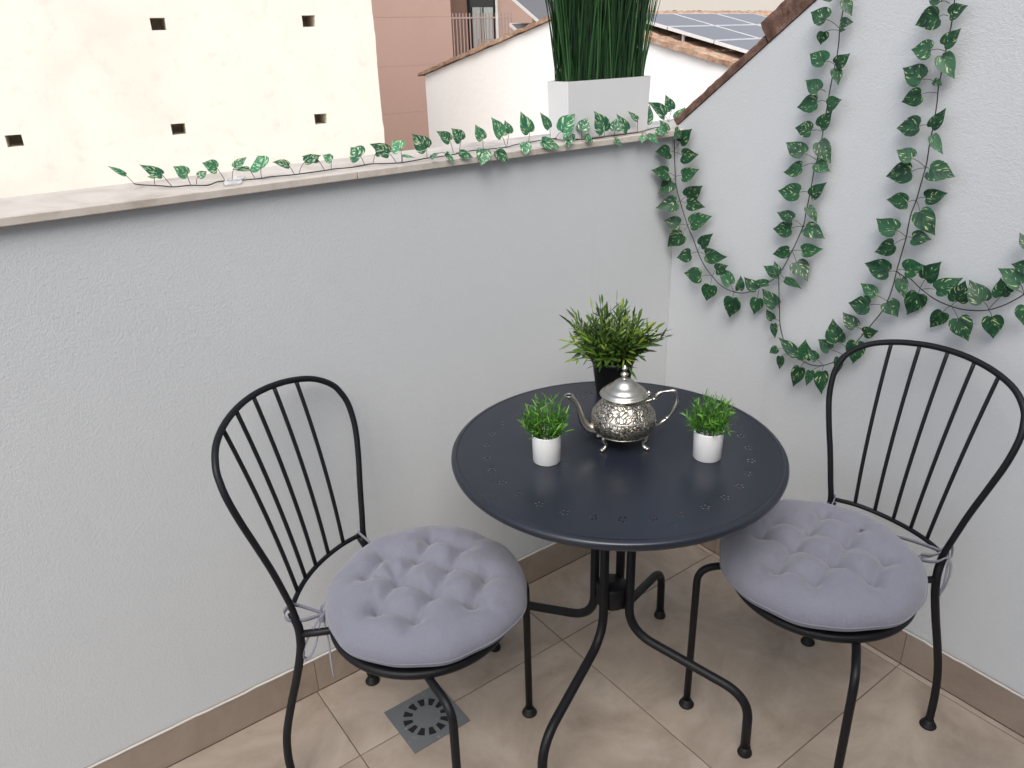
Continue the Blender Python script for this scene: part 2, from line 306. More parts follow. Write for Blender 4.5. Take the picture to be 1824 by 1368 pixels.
HANG2_LEAF=[[-55,-1356,3094,-47,-1303,3125,49,-36,-1384,3086],[-51,-1401,3046,-53,-1458,3075,49,-36,-1398,3034],[-70,-1368,3041,-73,-1282,3014,74,-36,-1388,3042],[-76,-1411,2940,-78,-1462,2996,50,-36,-1403,2931],[-55,-1352,2921,-73,-1282,2925,65,-36,-1400,2916],[-49,-1399,2901,-53,-1462,2821,59,-36,-1402,2908],[-55,-1335,2813,-49,-1247,2853,73,-36,-1398,2798],[-71,-1352,2756,-73,-1275,2725,60,-36,-1398,2761],[-49,-1383,2806,-56,-1422,2791,25,-36,-1399,2790],[-55,-1409,2632,-63,-1455,2705,43,-36,-1403,2624],[-54,-1358,2633,-49,-1262,2618,72,-36,-1399,2633],[-52,-1382,3154,-81,-1352,3130,45,-36,-1393,3153],[-74,-1431,2601,-75,-1485,2535,36,-36,-1403,2600],[-76,-1363,2506,-80,-1293,2535,57,-36,-1405,2469],[-73,-1367,2452,-72,-1259,2421,76,-36,-1406,2467],[-70,-1441,2468,-67,-1540,2451,74,-36,-1408,2467],[-62,-1368,2322,-72,-1279,2322,59,-36,-1392,2330],[-54,-1439,2350,-48,-1516,2377,56,-36,-1391,2335],[-73,-1435,2294,-67,-1510,2208,72,-36,-1393,2328],[-57,-1338,2197,-56,-1240,2233,70,-36,-1377,2169],[-70,-1345,2138,-70,-1259,2085,60,-36,-1378,2165],[-71,-1422,2179,-72,-1498,2186,55,-36,-1379,2169],[-66,-1341,2012,-65,-1224,2027,76,-36,-1364,2011],[-56,-1291,1889,-49,-1210,1926,49,-36,-1335,1871],[-75,-1282,1845,-85,-1186,1833,75,-36,-1332,1846],[-75,-1363,1877,-68,-1417,1821,64,-36,-1337,1872],[-67,-1228,1721,-78,-1163,1778,55,-36,-1254,1702],[-73,-1156,1626,-83,-1119,1731,74,-36,-1181,1595],[-75,-1121,1576,-74,-1050,1609,55,-36,-1166,1555],[-50,-1266,1696,-58,-1331,1724,50,-36,-1248,1680],[-66,-1244,1650,-66,-1245,1537,73,-36,-1197,1599],[-69,-1171,1547,-62,-1170,1458,37,-36,-1167,1548],[-54,-927,1485,-66,-822,1551,52,-36,-911,1470],[-74,-995,1486,-86,-991,1590,67,-36,-974,1455],[-73,-1056,1504,-82,-1004,1549,41,-36,-1074,1470],[-71,-971,1432,-67,-942,1312,57,-36,-974,1455],[-73,-1034,1433,-74,-1021,1344,36,-36,-1075,1467],[-73,-1096,1450,-81,-1115,1335,56,-36,-1078,1468],[-67,-824,1492,-72,-780,1454,37,-36,-859,1488],[-73,-852,1456,-69,-850,1381,34,-36,-862,1463],[-61,-782,1716,-63,-689,1783,63,-36,-786,1700],[-49,-766,1634,-60,-726,1680,37,-36,-796,1630],[-65,-783,1616,-67,-802,1543,32,-36,-803,1604]]
HANG3_STEM=[[-36,-1363,2012],[-36,-1393,1998],[-36,-1427,1993],[-36,-1477,1961],[-36,-1525,1937],[-36,-1567,1922],[-36,-1619,1913],[-36,-1668,1911],[-36,-1718,1918],[-36,-1769,1934],[-36,-1815,1963],[-36,-1849,1992],[-36,-1882,2028],[-36,-1904,2074],[-36,-1915,2141],[-36,-1915,2223],[-36,-1909,2308],[-36,-1892,2408]]
HANG3_LEAF=[[-72,-1416,2036,-72,-1492,2072,70,-36,-1367,2021],[-52,-1500,2010,-57,-1551,2092,66,-36,-1477,1961],[-69,-1561,1981,-71,-1650,2048,63,-36,-1482,1956],[-48,-1480,1939,-44,-1446,1831,75,-36,-1477,1959],[-71,-1403,1994,-81,-1441,1916,45,-36,-1366,2009],[-63,-1653,1949,-68,-1669,2038,68,-36,-1620,1915],[-70,-1754,1975,-76,-1689,2049,70,-36,-1768,1936],[-55,-1809,2006,-57,-1796,2077,54,-36,-1768,1936],[-75,-1875,2075,-85,-1789,2121,60,-36,-1882,2028],[-51,-1598,1884,-51,-1559,1800,58,-36,-1615,1912],[-73,-1675,1881,-75,-1732,1798,75,-36,-1623,1912],[-60,-1795,1917,-55,-1817,1828,66,-36,-1767,1934],[-70,-1910,1994,-80,-1924,1921,53,-36,-1883,2025],[-73,-1896,2148,-81,-1829,2147,45,-36,-1912,2112],[-56,-1868,2218,-52,-1822,2265,38,-36,-1917,2188],[-60,-1855,2045,-56,-1815,2080,39,-36,-1882,2028]]
CAP_STEM=[[-2758,297,2539],[-2743,250,2539],[-2694,167,2539],[-2661,101,2539],[-2606,89,2539],[-2556,36,2539],[-2502,90,2539],[-2460,89,2539],[-2409,57,2539],[-2340,41,2539],[-2307,54,2539],[-2212,33,2539],[-2077,41,2539],[-2033,51,2539],[-1956,33,2539],[-1891,54,2539],[-1846,59,2539],[-1765,-3,2539],[-1691,0,2539],[-1595,27,2539],[-1541,24,2539],[-1437,41,2539],[-1328,81,2539],[-1257,71,2539],[-1137,58,2539],[-1058,97,2539],[-940,124,2539],[-790,149,2539],[-723,96,2539],[-696,-6,2539],[-624,-18,2539],[-509,-4,2539],[-316,1,2539],[-157,67,2539],[-75,87,2539],[-66,10,2539],[-109,-24,2539]]
CAP_LEAF=[[-2784,295,2578,-2837,295,2614,17,-2758,300,2539],[-2690,125,2585,-2756,125,2628,33,-2664,119,2539],[-2700,189,2572,-2728,189,2574,12,-2706,195,2539],[-2607,93,2579,-2649,93,2611,41,-2600,98,2539],[-2567,93,2567,-2532,93,2583,26,-2580,93,2539],[-2491,100,2589,-2541,100,2613,43,-2467,103,2539],[-2429,82,2587,-2376,82,2621,28,-2447,81,2539],[-2338,45,2575,-2325,102,2619,73,-2344,39,2539],[-2376,76,2577,-2437,76,2583,17,-2360,73,2539],[-2233,24,2578,-2293,24,2597,27,-2211,31,2539],[-2160,32,2584,-2090,32,2602,31,-2191,35,2539],[-2101,42,2585,-2163,42,2605,28,-2077,41,2539],[-2047,31,2578,-2075,44,2601,34,-2051,31,2539],[-1902,56,2575,-1918,111,2610,68,-1889,53,2539],[-1791,12,2581,-1870,12,2625,46,-1759,12,2539],[-1831,52,2582,-1798,52,2581,25,-1846,59,2539],[-1743,-12,2595,-1757,35,2626,58,-1742,-8,2539],[-1583,46,2580,-1645,46,2643,65,-1587,41,2539],[-1758,-48,2573,-1704,-68,2561,11,-1725,17,2539],[-1619,-48,2550,-1590,-68,2570,17,-1578,21,2539],[-1430,96,2593,-1489,96,2637,42,-1417,88,2539],[-1384,70,2593,-1430,70,2647,50,-1399,67,2539],[-1248,92,2585,-1285,92,2650,45,-1250,89,2539],[-1155,67,2591,-1210,67,2678,52,-1134,65,2539],[-1117,59,2601,-1137,59,2659,44,-1131,62,2539],[-935,136,2586,-981,136,2681,59,-945,130,2539],[-899,24,2610,-949,24,2682,38,-790,149,2539],[-820,24,2586,-730,24,2662,75,-762,145,2539],[-693,24,2579,-650,24,2640,60,-677,38,2539],[-1540,-48,2561,-1510,-68,2518,22,-1483,118,2539],[-1468,-48,2556,-1411,-68,2532,32,-1437,41,2539],[-1338,-48,2555,-1371,-68,2493,58,-1259,75,2539],[-1267,-48,2546,-1213,-68,2486,40,-1218,51,2539],[-1100,-48,2563,-1117,-68,2510,47,-945,130,2539],[-1001,-48,2564,-903,-68,2526,44,-802,133,2539],[-845,-48,2571,-856,-68,2522,40,-729,104,2539],[-726,-48,2561,-688,-68,2532,32,-662,51,2539],[-798,-48,2558,-862,-68,2566,31,-708,77,2539],[-588,-30,2570,-647,-30,2667,70,-578,-23,2539],[-497,-19,2566,-478,-7,2624,55,-502,-13,2539],[-410,-19,2562,-484,-19,2643,48,-432,-24,2539],[-310,11,2602,-374,11,2649,28,-304,16,2539],[-182,69,2571,-164,69,2663,46,-248,63,2539],[139,239,2578,17,239,2658,58,173,241,2539],[230,271,2604,182,271,2684,52,207,270,2539],[230,237,2552,310,237,2613,52,174,240,2539],[-116,-21,2529,-168,-21,2589,45,-89,-23,2539],[-524,-48,2528,-487,-68,2490,25,-509,-4,2539],[-325,-48,2526,-349,-68,2494,32,-319,-24,2539],[-285,-48,2522,-216,-68,2478,32,-311,-24,2539],[-217,-48,2555,-195,-68,2516,32,-75,87,2539],[-217,-48,2543,-149,-68,2527,36,-91,43,2539]]

# ---------------- setting: ground, terrace floor ----------------
bm=bmesh.new(); g=400
vs=[bm.verts.new(p) for p in((-g,-g,-8),(g,-g,-8),(g,g,-8),(-g,g,-8))]; bm.faces.new(vs)
tag(link('ground',bm,'asphalt'),kind='structure')
bm=bmesh.new(); box(bm,-4.6,.2,-3.0,.16,-.30,-.0025)
tag(link('terrace_slab',bm,'grout'),kind='structure')
rng=random.Random(7)
bm=bmesh.new(); cl=bm.verts.layers.float_color.new('tile')
ts=.609; gp=.00135; xs=[-.0287-ts*k for k in range(0,8)]; ys=[-.256-ts*k for k in range(0,6)]
X=[(-.0287,-.0105)]+[(xs[k+1],xs[k]) for k in range(7)]
Y=[(-.256,-.0105)]+[(ys[k+1],ys[k]) for k in range(5)]
for i,(x0,x1) in enumerate(X):
    for j,(y0,y1) in enumerate(Y):
        x0c=max(x0,-4.55); y0c=max(y0,-2.99)
        if x1<=x0c or y1<=y0c: continue
        c=(rng.random(),rng.random(),rng.random(),1); f=.0018
        z=rng.uniform(-.0002,.0002)
        q=[(x0c+gp,y0c+gp),(x1-gp,y0c+gp),(x1-gp,y1-gp),(x0c+gp,y1-gp)]; cx=(x0c+x1)/2; cy=(y0c+y1)/2
        q2=[(x+(f if x<cx else -f)*(1 if abs(x1-x0c)>.02 else .5),y+(f if y<cy else -f)) for x,y in q]
        lo=[bm.verts.new((x,y,-.0024)) for x,y in q]; mi=[bm.verts.new((x,y,z-.0006)) for x,y in q]; hi=[bm.verts.new((x,y,z)) for x,y in q2]
        for v in lo+mi+hi: v[cl]=c
        bm.faces.new(hi)
        for k in range(4):
            bm.faces.new((mi[k],mi[(k+1)%4],hi[(k+1)%4],hi[k])); bm.faces.new((lo[k],lo[(k+1)%4],mi[(k+1)%4],mi[k]))
tag(link('floor',bm,'tile'),kind='structure')

# ---------------- parapet wall ----------------
def subdivided_wall(bm,y,x0,x1,z0,z1): pass
bm=bmesh.new(); box(bm,-4.6,.2,0,.16,-.3,1.25); fixn(bm)
par=link('parapet_wall',bm,'stucco'); tag(par,'long low white stucco parapet with pale stone coping behind the left chair','wall')
bm=bmesh.new(); edges=[-4.6,-3.62,-2.60,-1.795,-.985,-.24,.2]
rng=random.Random(3)
for a,b in zip(edges[:-1],edges[1:]):
    dz=rng.uniform(-.0006,.0006); box(bm,a+.0007,b-.0007,-.0205+rng.uniform(-.0005,.0005),.2,1.2503,1.2657+dz)
bevel(bm,.0015,2); link('coping',bm,'marble',par)
def skirting(parent,along,joints,h=.1):
    bm=bmesh.new(); cl=bm.verts.layers.float_color.new('tile'); rr=random.Random(len(joints))
    for a,b in zip(joints[:-1],joints[1:]):
        lo,hi=min(a,b),max(a,b); c=(rr.random(),rr.random(),rr.random(),1)
        if along=='x': vs=box(bm,lo+.0007,hi-.0007,-.010,.004,.0008,h)
        else: vs=box(bm,-.010,.004,lo+.0007,hi-.0007,.0008,h)
        for v in vs: v[cl]=c
    for v in bm.verts: pass
    o=link('skirting',bm,'skirt',parent)
    bm=bmesh.new(); L=(min(joints),max(joints)); pr=random.Random(9); pts=[]
    n=160
    for i in range(n+1):
        t=L[0]+(L[1]-L[0])*i/n; w=-.0085+pr.uniform(-.0012,.0006); z=h+.0012+pr.uniform(-.0006,.0008)
        pts.append((t,w,z) if along=='x' else (w,t,z))
    tube(bm,pts,.0028,6); link('sealant_bead',bm,'caulk',o)
    return o
skirting(par,'x',[-4.6,-3.68,-3.07,-2.46,-1.851,-1.242,-.633,-.0101])
# ---------------- sloping side wall ----------------
SL=.745
def ztop(y): return 1.277+SL*(-y)
bm=bmesh.new()
prism(bm,[(0,-.0005,-.3),(0,-.0005,ztop(0)),(0,-3.0,ztop(-3)),(0,-3.0,-.3)],(.2,0,0)); fixn(bm)
side=link('side_wall',bm,'stucco'); tag(side,'tall white stucco wall with sloping brick top edge behind the right chair','wall')
skirting(side,'y',[-.0101,-.256,-.865,-1.474,-2.083,-2.692,-3.0])
def rough_strip(y0,y1,th,seed,x0=-.004,x1=.235,lift=.0012):
    bm=bmesh.new(); n=max(6,int(abs(y1-y0)/.008)); rr=random.Random(seed); off=Vector((seed*3.1,0,0))
    d=Vector((0,-1,SL)).normalized(); nn=Vector((0,SL,1)).normalized(); L=abs(y1-y0)*math.hypot(1,SL)
    base=Vector((0,y0,ztop(y0)))+nn*lift; rows=[]
    for i in range(n+1):
        s=L*i/n; row=[]
        m=5
        prof=[]
        for (x,h) in ((x0,0),(x0,th*.35),(x0,th*.7),(x0+.004,th),(x0+.06,th*1.02),(x0+.12,th*.98),(x1,th),(x1,0)):
            p=base+d*s+nn*h+Vector((x,0,0))
            q=p*55+off; a=noise.noise_vector(q)
            k=.0026 if h>0 else .0007
            p+=Vector((a.x*k,0,0))+nn*(a.y*k*(1.0 if h>0 else .2))+d*(a.z*k*.5 if 0<i<n else a.z*k)
            row.append(bm.verts.new(p))
        rows.append(row)
    for a,b in zip(rows[:-1],rows[1:]):
        for k in range(len(a)): bm.faces.new((a[k],a[(k+1)%len(a)],b[(k+1)%len(a)],b[k]))
    bm.faces.new(rows[0]); bm.faces.new(rows[-1][::-1]); fixn(bm); return bm
link('brick_edge',rough_strip(.004,-.268,.021,1),'brick',side)
y=-.272; k=2
while y>-2.9:
    L=.36; link('brick_edge',rough_strip(y,max(y-L,-2.97),.052+.006*(k%2),k),'brick',side); y-=L+.004; k+=1
# unseen house wall added behind the viewer, sized to hold back sun and sky
bm=bmesh.new()
for a in((-4.6,-2.9,0,3.3),(-1.3,.2,0,3.3),(-2.9,-1.3,2.15,3.3)): box(bm,a[0],a[1],-3.35,-3.0005,a[2]-(.3 if a[2]==0 else 0),a[3])
bmesh.ops.remove_doubles(bm,verts=bm.verts,dist=.0001)
hs=link('added_shading_facade',bm,'stucco'); tag(hs,'added unseen white facade with a glazed door behind the viewer, shading the terrace','building')
bm=bmesh.new()
for a in((-2.9,-2.82),(-2.14,-2.06),(-1.38,-1.3)): box(bm,a[0],a[1],-3.2,-3.12,0,2.15)
box(bm,-2.82,-2.14,-3.2,-3.12,2.07,2.15); box(bm,-2.06,-1.38,-3.2,-3.12,2.07,2.15); box(bm,-2.82,-2.14,-3.2,-3.12,0,.1); box(bm,-2.06,-1.38,-3.2,-3.12,0,.1)
dr=link('door',bm,'alu',hs)
bm=bmesh.new(); box(bm,-2.82,-2.14,-3.17,-3.15,.1,2.07); box(bm,-2.06,-1.38,-3.17,-3.15,.1,2.07); link('pane',bm,'glass',dr)
bm=bmesh.new(); tube(bm,[(-2.1,-3.12,1.05),(-2.1,-3.07,1.05),(-2.0,-3.07,1.05)],.01,8); link('handle',bm,'alu',dr)

# ---------------- drain ----------------
dx0,dx1,dy0,dy1=-1.145,-.9915,-.3305,-.179; cxd=(dx0+dx1)/2; cyd=(dy0+dy1)/2
bm=bmesh.new(); N=96; slots=12; r0,r1=.0345,.0570; zt=.0022
def ringpts(r,n=N): return [(cxd+r*math.cos(2*PI*k/n),cyd+r*math.sin(2*PI*k/n)) for k in range(n)]
loops=[[Vector((dx0,dy0,0)),Vector((dx1,dy0,0)),Vector((dx1,dy1,0)),Vector((dx0,dy1,0))]]
for k in range(slots):
    a=2*PI*(k+.5)/slots; h=.168; pts=[]
    for t in(-1,-.33,.33,1): pts.append((r1,a+t*h))
    for t in(1,.33,-.33,-1): pts.append((r0,a+t*h*.82))
    loops.append([Vector((cxd+r*math.cos(b),cyd+r*math.sin(b),0)) for r,b in pts])
def plate(bm,loops,zt,zb):
    tris=geometry.tessellate_polygon(loops); flat=[v for l in loops for v in l]
    top=[bm.verts.new((v.x,v.y,zt)) for v in flat]; bot=[bm.verts.new((v.x,v.y,zb)) for v in flat]
    for t in tris:
        a,b,c=[flat[i] for i in t]
        if abs((b-a).cross(c-a).z)<1e-12: continue
        try: bm.faces.new([top[i] for i in t]); bm.faces.new([bot[i] for i in t][::-1])
        except ValueError: pass
    o=0
    for l in loops:
        n=len(l)
        for k in range(n): bm.faces.new((top[o+k],top[o+(k+1)%n],bot[o+(k+1)%n],bot[o+k]))
        o+=n
    fixn(bm)
plate(bm,loops,zt,.0006)
dr=link('floor_drain',bm,'drain'); tag(dr,'square grey floor drain with a ring of slots under the left chair','floor drain')
bm=bmesh.new(); lathe(bm,[(0,.0004),(.06,.0004),(.06,.0008),(0,.0008)],48,(cxd,cyd,0),False,False); link('drain_shade_disc',bm,'dark',dr)  # flat black disc paints the shade below the slots

# ---------------- table ----------------
TX,TY=-.675,-.481
tb=empty('bistro_table',(TX,TY,0),0,'round charcoal metal table with a ring of punched flowers, between the chairs','table')
bm=bmesh.new(); RI=.337; N=160
loops=[[Vector((RI*math.cos(2*PI*k/N),RI*math.sin(2*PI*k/N),0)) for k in range(N)]]
for gidx in range(32):
    a=rad(-41.0+11.25*gidx); cx,cy=.2755*math.cos(a),.2755*math.sin(a)
    for j in range(5):
        b=a+2*PI*j/5; hx,hy=cx+.0070*math.cos(b),cy+.0070*math.sin(b)
        loops.append([Vector((hx+.0024*math.cos(2*PI*m/8),hy+.0024*math.sin(2*PI*m/8),0)) for m in range(8)])
plate(bm,loops,.7085,.7069)
ov=[]
prof=[(.337,.7085),(.340,.7086),(.3435,.7083),(.3475,.7070),(.3500,.7040),(.3505,.6990),(.3490,.6935),(.3460,.6900),(.3430,.6895),(.3425,.6930),(.3425,.7030),(.337,.7069)]
lathe(bm,prof,N,(0,0,0),False,False)
bmesh.ops.remove_doubles(bm,verts=bm.verts,dist=.00005)
for f in bm.faces: f.smooth = max(v.co.xy.length for v in f.verts)>.3375
top=link('tabletop',bm,'char',tb)
bm=bmesh.new(); lathe(bm,[(0,.700),(.075,.700),(.075,.7055),(0,.7055)],40,(0,0,0),False,False); link('mounting_plate',bm,'black',tb,True)
bm=bmesh.new(); lathe(bm,[(0,.296),(.0335,.296),(.036,.299),(.036,.347),(.0335,.350),(0,.350)],40,(0,0,0),False,False)
col=link('collar',bm,'black',tb,True)
for a in(-68,22,112,202):
    ca,sa=math.cos(rad(a)),math.sin(rad(a))
    P=fillet([(.0445,0,.700),(.0445,0,.232),(.334,0,.166),(.3385,0,.006)],[.065,.062],10)
    bm=bmesh.new(); tube(bm,[(p.x*ca,p.x*sa,p.z) for p in P],.0106,14); lg=link('leg',bm,'black',tb,True)
    bm=bmesh.new(); lathe(bm,[(0,0),(.0155,0),(.0165,.003),(.0155,.008),(.0125,.012),(.0118,.022),(0,.022)],20,(.3385*ca,.3385*sa,0),False,False); link('foot',bm,'rubber',lg,True)

# ---------------- chairs ----------------
def yc(z):
    d=z-.45; return -.2125-.12*d-.21*d*d
def sf(w,z): return Vector((yc(z)+(1.98-(z-.47)*2.4)*w*w,w,z))
def chair(name,loc,rz,label):
    t=empty(name,loc,rz,label,'chair','black metal bistro chairs')
    half=[(.134,.462),(.1375,.495),(.1456,.53),(.1620,.598),(.1820,.667),(.1975,.726),(.2036,.775),(.1995,.805),(.1880,.829),(.1560,.853),(.108,.868),(.052,.8765)]
    pts=[sf(w,z) for w,z in half]+[sf(0,.879)]+[sf(-w,z) for w,z in half[::-1]]
    bm=bmesh.new(); tube(bm,smoothp(pts,5),.0066,12); hoop=link('back_hoop',bm,'black',t,True)
    arc=[Vector((-.189,.1335,.485)),Vector((-.202,.088,.4895)),Vector((-.213,.044,.488)),Vector((-.217,0,.487)),Vector((-.213,-.044,.488)),Vector((-.202,-.088,.4895)),Vector((-.189,-.1335,.485))]
    bm=bmesh.new(); tube(bm,smoothp(arc,5),.0052,10); link('lower_rail',bm,'black',t,True)
    for (wb,zb,wt,zt_) in((.087,.489,.116,.869),(.0435,.488,.059,.874),(0,.487,0,.877),(-.0435,.488,-.059,.874),(-.087,.489,-.116,.869)):
        pts=[]
        for k in range(13):
            q=k/12; w=wb+(wt-wb)*q; z=zb+(zt_-zb)*q; pts.append(sf(w,z)+Vector((-.0*(q),0,0)))
        bm=bmesh.new(); tube(bm,smoothp(pts,2),.0043,8); link('spindle',bm,'black',t,True)
    for s in(1,-1):
        P=[(-.188,.1335*s,.478),(-.176,.136*s,.450),(-.173,.139*s,.42),(-.177,.142*s,.385),(-.193,.147*s,.32),(-.218,.153*s,.235),(-.238,.158*s,.155),(-.243,.162*s,.09),(-.237,.166*s,.04),(-.232,.168*s,.008)]
        bm=bmesh.new(); tube(bm,smoothp(P,5),.0088,12)
        tube(bm,fillet([(-.176,.139*s,.431),(-.118,.108*s,.431),(-.06,.06*s,.434)],.02,4),.0078,10)
        lg=link('leg',bm,'black',t,True)
        bm=bmesh.new(); lathe(bm,[(0,0),(.0175,0),(.0185,.0025),(.017,.006),(.0115,.009),(.011,.018),(0,.018)],20,(-.232,.168*s,0),False,False); link('foot',bm,'rubber',lg,True)
        P=fillet([(.02,.06*s,.424),(.115,.150*s,.420),(.186,.1985*s,.410),(.186,.200*s,.006)],[.03,.038],8)
        bm=bmesh.new(); tube(bm,P,.0084,12); lg=link('leg',bm,'black',t,True)
        bm=bmesh.new(); lathe(bm,[(0,0),(.0175,0),(.0185,.0025),(.017,.006),(.0115,.009),(.011,.018),(0,.018)],20,(.186,.200*s,0),False,False); link('foot',bm,'rubber',lg,True)
    bm=bmesh.new(); lathe(bm,[(0,.433),(.15,.433),(.173,.430),(.180,.427),(.1855,.429),(.1885,.435),(.188,.441),(.184,.4455),(.177,.446),(.163,.443),(0,.443)],72,(.03,0,0),False,False)
    link('seat',bm,'black',t,True)
    return t
PL=(-1.13232,-.35348,0); AL=rad(-56.81); PR=(-.36996,-.82726,0); AR=rad(176.69)
chL=chair('bistro_chair',PL,AL,'left black metal chair, its front leg beside the floor drain')
chR=chair('bistro_chair',PR,AR,'right black metal chair standing below the hanging leaf garlands')
# ---------------- cushions ----------------
TUFT=[(a,b) for a,bs in((-.118,(-.039,.039)),(-.039,(-.117,-.039,.039,.117)),(.039,(-.117,-.039,.039,.117)),(.118,(-.039,.039))) for b in bs]
def cushion(loc,rz,rot,label,seed,ties,c=(.045,0),R=.2025,tilt=0):
    bm=bmesh.new(); rr=random.Random(seed)
    tf=[]
    for l,fw in TUFT:
        l2=l*math.cos(rot)-fw*math.sin(rot); f2=l*math.sin(rot)+fw*math.cos(rot); tf.append((f2+rr.uniform(-.005,.005),l2+rr.uniform(-.005,.005),rr.uniform(.8,1.15)))
    segs=[]
    for i,a in enumerate(tf):
        for b in tf[i+1:]:
            d=math.hypot(a[0]-b[0],a[1]-b[1])
            if d<.100: segs.append((a,b,rr.uniform(.6,1.0)))
    outer=[a for a in tf if math.hypot(a[0],a[1])>.09]
    for a in outer:
        r=math.hypot(a[0],a[1]); segs.append((a,(a[0]/r*(R-.006)+rr.uniform(-.015,.015),a[1]/r*(R-.012)+rr.uniform(-.015,.015)),rr.uniform(.45,.85)))
    def dseg(x,y,a,b):
        vx,vy=b[0]-a[0],b[1]-a[1]; t=max(0,min(1,((x-a[0])*vx+(y-a[1])*vy)/(vx*vx+vy*vy))); return math.hypot(x-a[0]-t*vx,y-a[1]-t*vy),t
    def height(x,y,r):
        q=min(1,r/R); e=(1-q**4.2)**.5
        h=.060*e*(1-.06*(1-q))*(1-.05*q*math.cos(2*math.atan2(y,x)+seed))
        cr=0
        for a,b,st in segs:
            d,t=dseg(x,y,a,b)
            if d<.07:
                v=st*math.exp(-(d/.0145)**1.4)*.021
                if len(b)==2: v*=(1-t)
                cr=max(cr,v)
        dp=0
        for a in tf:
            d=math.hypot(x-a[0],y-a[1]); dp=max(dp,a[2]*(.029*math.exp(-(d/.023)**1.4)+.010*math.exp(-(d/.006)**2)))
        n=noise.noise(Vector((x*28+seed,y*28,0)))*.0032+noise.noise(Vector((x*75,y*75+seed,3)))*.0007
        return h-max(cr,dp)-.35*min(cr,dp)+n*e
    nr,na=52,150; top=[];bot=[]
    ct=bm.verts.new((c[0],c[1],height(0,0,0))); cb=bm.verts.new((c[0],c[1],-.03))
    for i in range(1,nr+1):
        q=(i/nr)**.62 if i<nr else 1; q=math.sin(q*PI/2)**.9 if False else 1-(1-i/nr)**1.45
        ra,rb=[],[]
        for k in range(na):
            a=2*PI*k/na; wob=1+.014*math.sin(3*a+seed)+.010*math.sin(7*a+seed*2)+.006*math.sin(13*a+seed)
            r=R*q; x,y=r*math.cos(a),r*math.sin(a)
            ra.append(bm.verts.new((c[0]+x*wob,c[1]+y*wob,height(x,y,r))))
            if i<nr: rb.append(bm.verts.new((c[0]+x*wob,c[1]+y*wob,-.039*(1-q**4)**.5)))
        top.append(ra); 
        if i<nr: bot.append(rb)
    for rings,cc,fl in((top,ct,0),(bot+[top[-1]],cb,1)):
        for k in range(na):
            f=(cc,rings[0][k],rings[0][(k+1)%na]); bm.faces.new(f if not fl else f[::-1])
        for a,b in zip(rings[:-1],rings[1:]):
            for k in range(na):
                f=(a[k],b[k],b[(k+1)%na],a[(k+1)%na]); bm.faces.new(f if not fl else f[::-1])
    m=Matrix.Rotation(tilt,4,'Y')
    o=link('seat_cushion',bm,'cushion',None,True,(loc[0],loc[1],.4855)); o.rotation_euler=(0,0,rz)
    tag(o,label,'cushion','lilac grey tufted seat cushions')
    # piping seam
    bm=bmesh.new(); pts=[]
    for k in range(na):
        a=2*PI*k/na; wob=1+.014*math.sin(3*a+seed)+.010*math.sin(7*a+seed*2)+.006*math.sin(13*a+seed); pts.append((c[0]+(R+.0002)*wob*math.cos(a),c[1]+(R+.0002)*wob*math.sin(a),-.0006))
    tube(bm,pts,.0014,6,False,True); link('seam',bm,'cushion',o,True)
    for rib in ties:
        bm=bmesh.new(); P=smoothp(rib['p'],6); w=rib.get('w',.0045); prev=None
        sd_=Vector(rib.get('side',(1,0,0))); rows=[]
        for i,p in enumerate(P):
            tng=(P[min(i+1,len(P)-1)]-P[max(i-1,0)]).normalized(); s=(sd_-tng*sd_.dot(tng)).normalized(); nn=tng.cross(s)
            rows.append([bm.verts.new(p+s*w*a+nn*.0007*b) for a,b in((-1,-1),(1,-1),(1,1),(-1,1))])
        for a,b in zip(rows[:-1],rows[1:]):
            for k in range(4): bm.faces.new((a[k],a[(k+1)%4],b[(k+1)%4],b[k]))
        bm.faces.new(rows[0][::-1]); bm.faces.new(rows[-1]); fixn(bm)
        link('tie',bm,'cushion',o,True)
    return o
def V(f,l,z): return (f,l,z-.4855)
side_l=(.5,.86,0)
tiesL=[dict(p=[V(-.118,-.090,.484),V(-.130,-.097,.478),V(-.138,-.103,.466)]),
 dict(p=[V(-.138,-.103,.466),V(-.160,-.114,.480),V(-.186,-.128,.494),V(-.199,-.140,.484),V(-.190,-.1445,.468),V(-.165,-.126,.460),V(-.138,-.103,.464)],w=.0040,side=(0,0,1)),
 dict(p=[V(-.138,-.103,.466),V(-.142,-.114,.44),V(-.146,-.124,.41),V(-.154,-.134,.385),V(-.164,-.142,.374),V(-.170,-.142,.386),V(-.160,-.130,.42),V(-.146,-.112,.452),V(-.138,-.103,.466)],w=.0055,side=(.6,-.8,.1)),
 dict(p=[V(-.138,-.103,.466),V(-.131,-.108,.43),V(-.127,-.112,.395),V(-.126,-.116,.355),V(-.122,-.120,.318)],w=.0060,side=(.75,-.6,0)),
 dict(p=[V(-.146,-.103,.459),V(-.139,-.094,.473),V(-.130,-.103,.468),V(-.136,-.112,.457),V(-.146,-.103,.459)],w=.0065,side=(.2,.2,1)),
 dict(p=[V(-.128,.105,.484),V(-.160,.118,.487),V(-.186,.128,.494),V(-.198,.138,.488),V(-.186,.142,.478),V(-.160,.125,.478)],w=.004,side=(0,0,1))]
